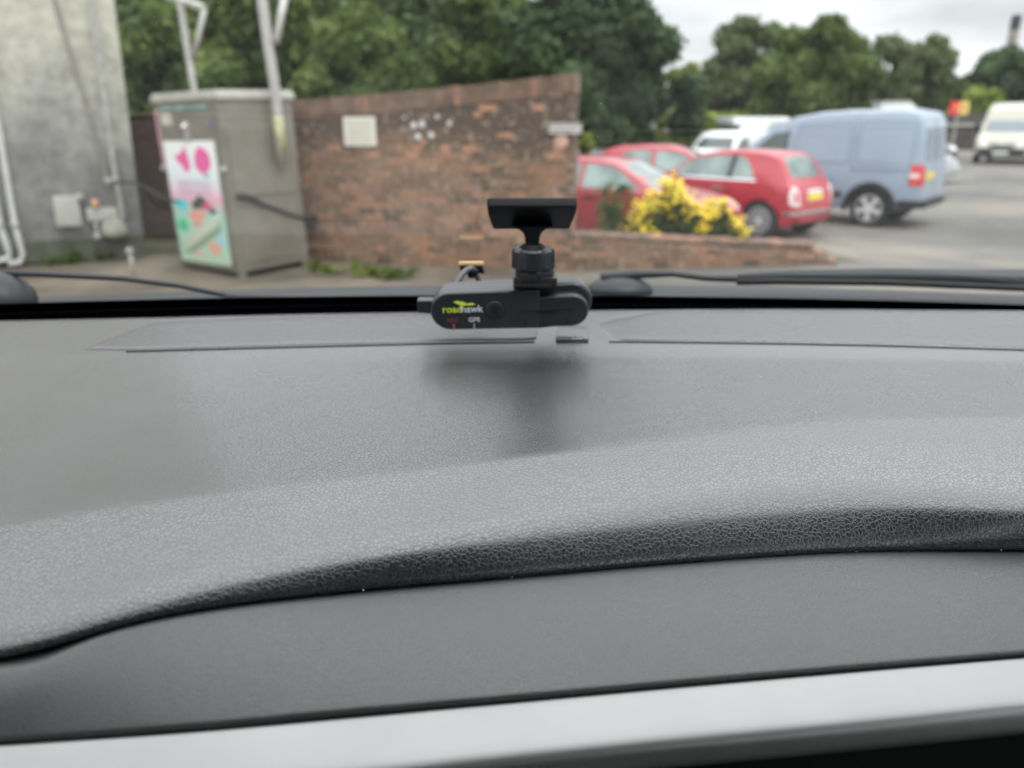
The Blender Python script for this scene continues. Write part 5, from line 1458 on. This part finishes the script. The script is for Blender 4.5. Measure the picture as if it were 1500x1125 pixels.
# dark car and silver car by the blue van's tail
yd = heading(.35, -1)
dcar = at_y(1392, 235, 31)
make_vehicle('parked_car', 'dark car with a reflecting windscreen between the blue van and the cream van', 'car', hatch(M['blackpaint'], M['glasspale'], 4.2, 1.6), (dcar.x - 4.2 * math.cos(yd) - .2, 31 - 4.2 * math.sin(yd), 0), yd, 1., GC)
ys = heading(.97, -.25)
scar = at_y(1401, 262, 23.2)
make_vehicle('parked_car', 'silver car of which only the nose shows behind the blue van tail', 'car', hatch(M['silverpaint'], M['glasspale'], 4.0, 1.30), (scar.x - 4.0 * math.cos(ys), 23.4 - 4.0 * math.sin(ys), 0), ys, 1., GC)
# distant white caravan roof above the blue van
D = 42; p = at_y(1297, 150, D)
cv = thing('caravan', 'distant white caravan whose roof shows above the blue van', 'caravan', (p.x, D, 0))
MB().box((0, 0, p.z - 1.15), (1.8, 3.0, 2.1), bev=.18).build('body', M['vanwhite'], cv, True, 40)
MB().box((0, -1.52, p.z - .9), (1.3, .04, .6), bev=.02).build('window', M['glass'], cv)
MB().box((0, 0, p.z - .03), (1.5, 2.6, .14), bev=.05).build('roof', M['boxcream'], cv, True, 40)
for s in (-1, 1): MB().lathe([(.1, -.08), (.28, -.08), (.3, 0), (.28, .08), (.1, .08)], 20, Matrix.Translation((s * .85, 0, .3)) @ Matrix.Rotation(R(90), 4, 'Y')).build('wheel', M['tyre'], cv)

# far boundary wall, sign, house, chimney
D = 48
a, b = at_y(1375, 180, D), at_y(1700, 180, D); zt = at_y(1400, 166, D).z
bw_ = thing('boundary_wall', 'low dark wall with a pale rail along the far side of the car park', 'wall', ((a.x + b.x) / 2, D, 0))
MB().box((0, 0, zt / 2), (b.x - a.x, .3, zt), bev=.02).build('wall', mat('dark weathered wall', (.07, .065, .06), .9, var=.3, vscale=1.5), bw_)
MB().box((0, -.25, zt - .65), (b.x - a.x, .08, .14), bev=.02).build('rail', M['galv'], bw_)
D = 44; p = at_y(1405, 158, D)
sg_ = thing('sign', 'red and yellow sign on a post above the far boundary wall', 'sign', (p.x, D, 0))
k_ = D * 1.02 / F
MB().box((-6.5 * k_, 0, p.z), (13 * k_, .06, 17 * k_), bev=.01).build('red_panel', mat('red sign panel', (.68, .03, .04), .5), sg_)
MB().box((6.5 * k_, 0, p.z), (13 * k_, .06, 17 * k_), bev=.01).build('yellow_panel', mat('yellow sign panel', (.72, .55, .16), .5), sg_)
MB().box((-5 * k_, -.035, p.z + 1 * k_), (1.6 * k_, .03, 10 * k_)).build('mark', mat('yellow mark', (.8, .6, .15), .5), sg_)
MB().box((6 * k_, -.035, p.z), (2 * k_, .03, 8 * k_)).build('mark', mat('red mark', (.6, .12, .06), .5), sg_)
MB().tube([(0, .06, 0), (0, .06, p.z)], .05, 8).build('post', M['galv'], sg_)
D = 60; p = at_y(1016, 141, D); q_ = at_y(1016, 162, D)
hs = thing('house', 'distant house with a brown tiled roof between the trees', 'house', (p.x, D, 0), (0, 0, R(12)))
hw_ = 2.0
MB().box((0, 2, q_.z / 2), (hw_ * 2 - .3, 4, q_.z)).build('wall', mat('pale house wall', (.34, .31, .28), .9), hs)
MB().slab([(-hw_ - .2, q_.z - .05), (hw_ + .2, q_.z - .05), (hw_ * .55, p.z), (-hw_ * .9, p.z)], -.3, 4.3).build('roof', mat('brown roof tiles', (.20, .15, .14), .9, var=.25, vscale=3), hs)
MB().box((-.6, -.02, q_.z - .5), (.7, .06, .6)).build('window', M['glass'], hs)
D = 150; p = at_y(1490, 22, D); p2 = at_y(1487, 38, D)
ch = thing('chimney', 'tall slim pale industrial chimney with a blackened top at the right edge', 'chimney', (p.x, D, 0))
prof = [(.95, 0), (.60, p.z)]
MB().lathe([(1.15, 0), (.78, p.z - 2.4)], 24).build('stack', mat('grey brown concrete', (.26, .24, .21), .9, var=.15, vscale=.4), ch, True, 40)
MB().lathe([(.82, p.z - 2.4), (.80, p.z - .2), (.70, p.z)], 24).build('cap', mat('sooty chimney top', (.045, .045, .05), .9), ch, True, 40)
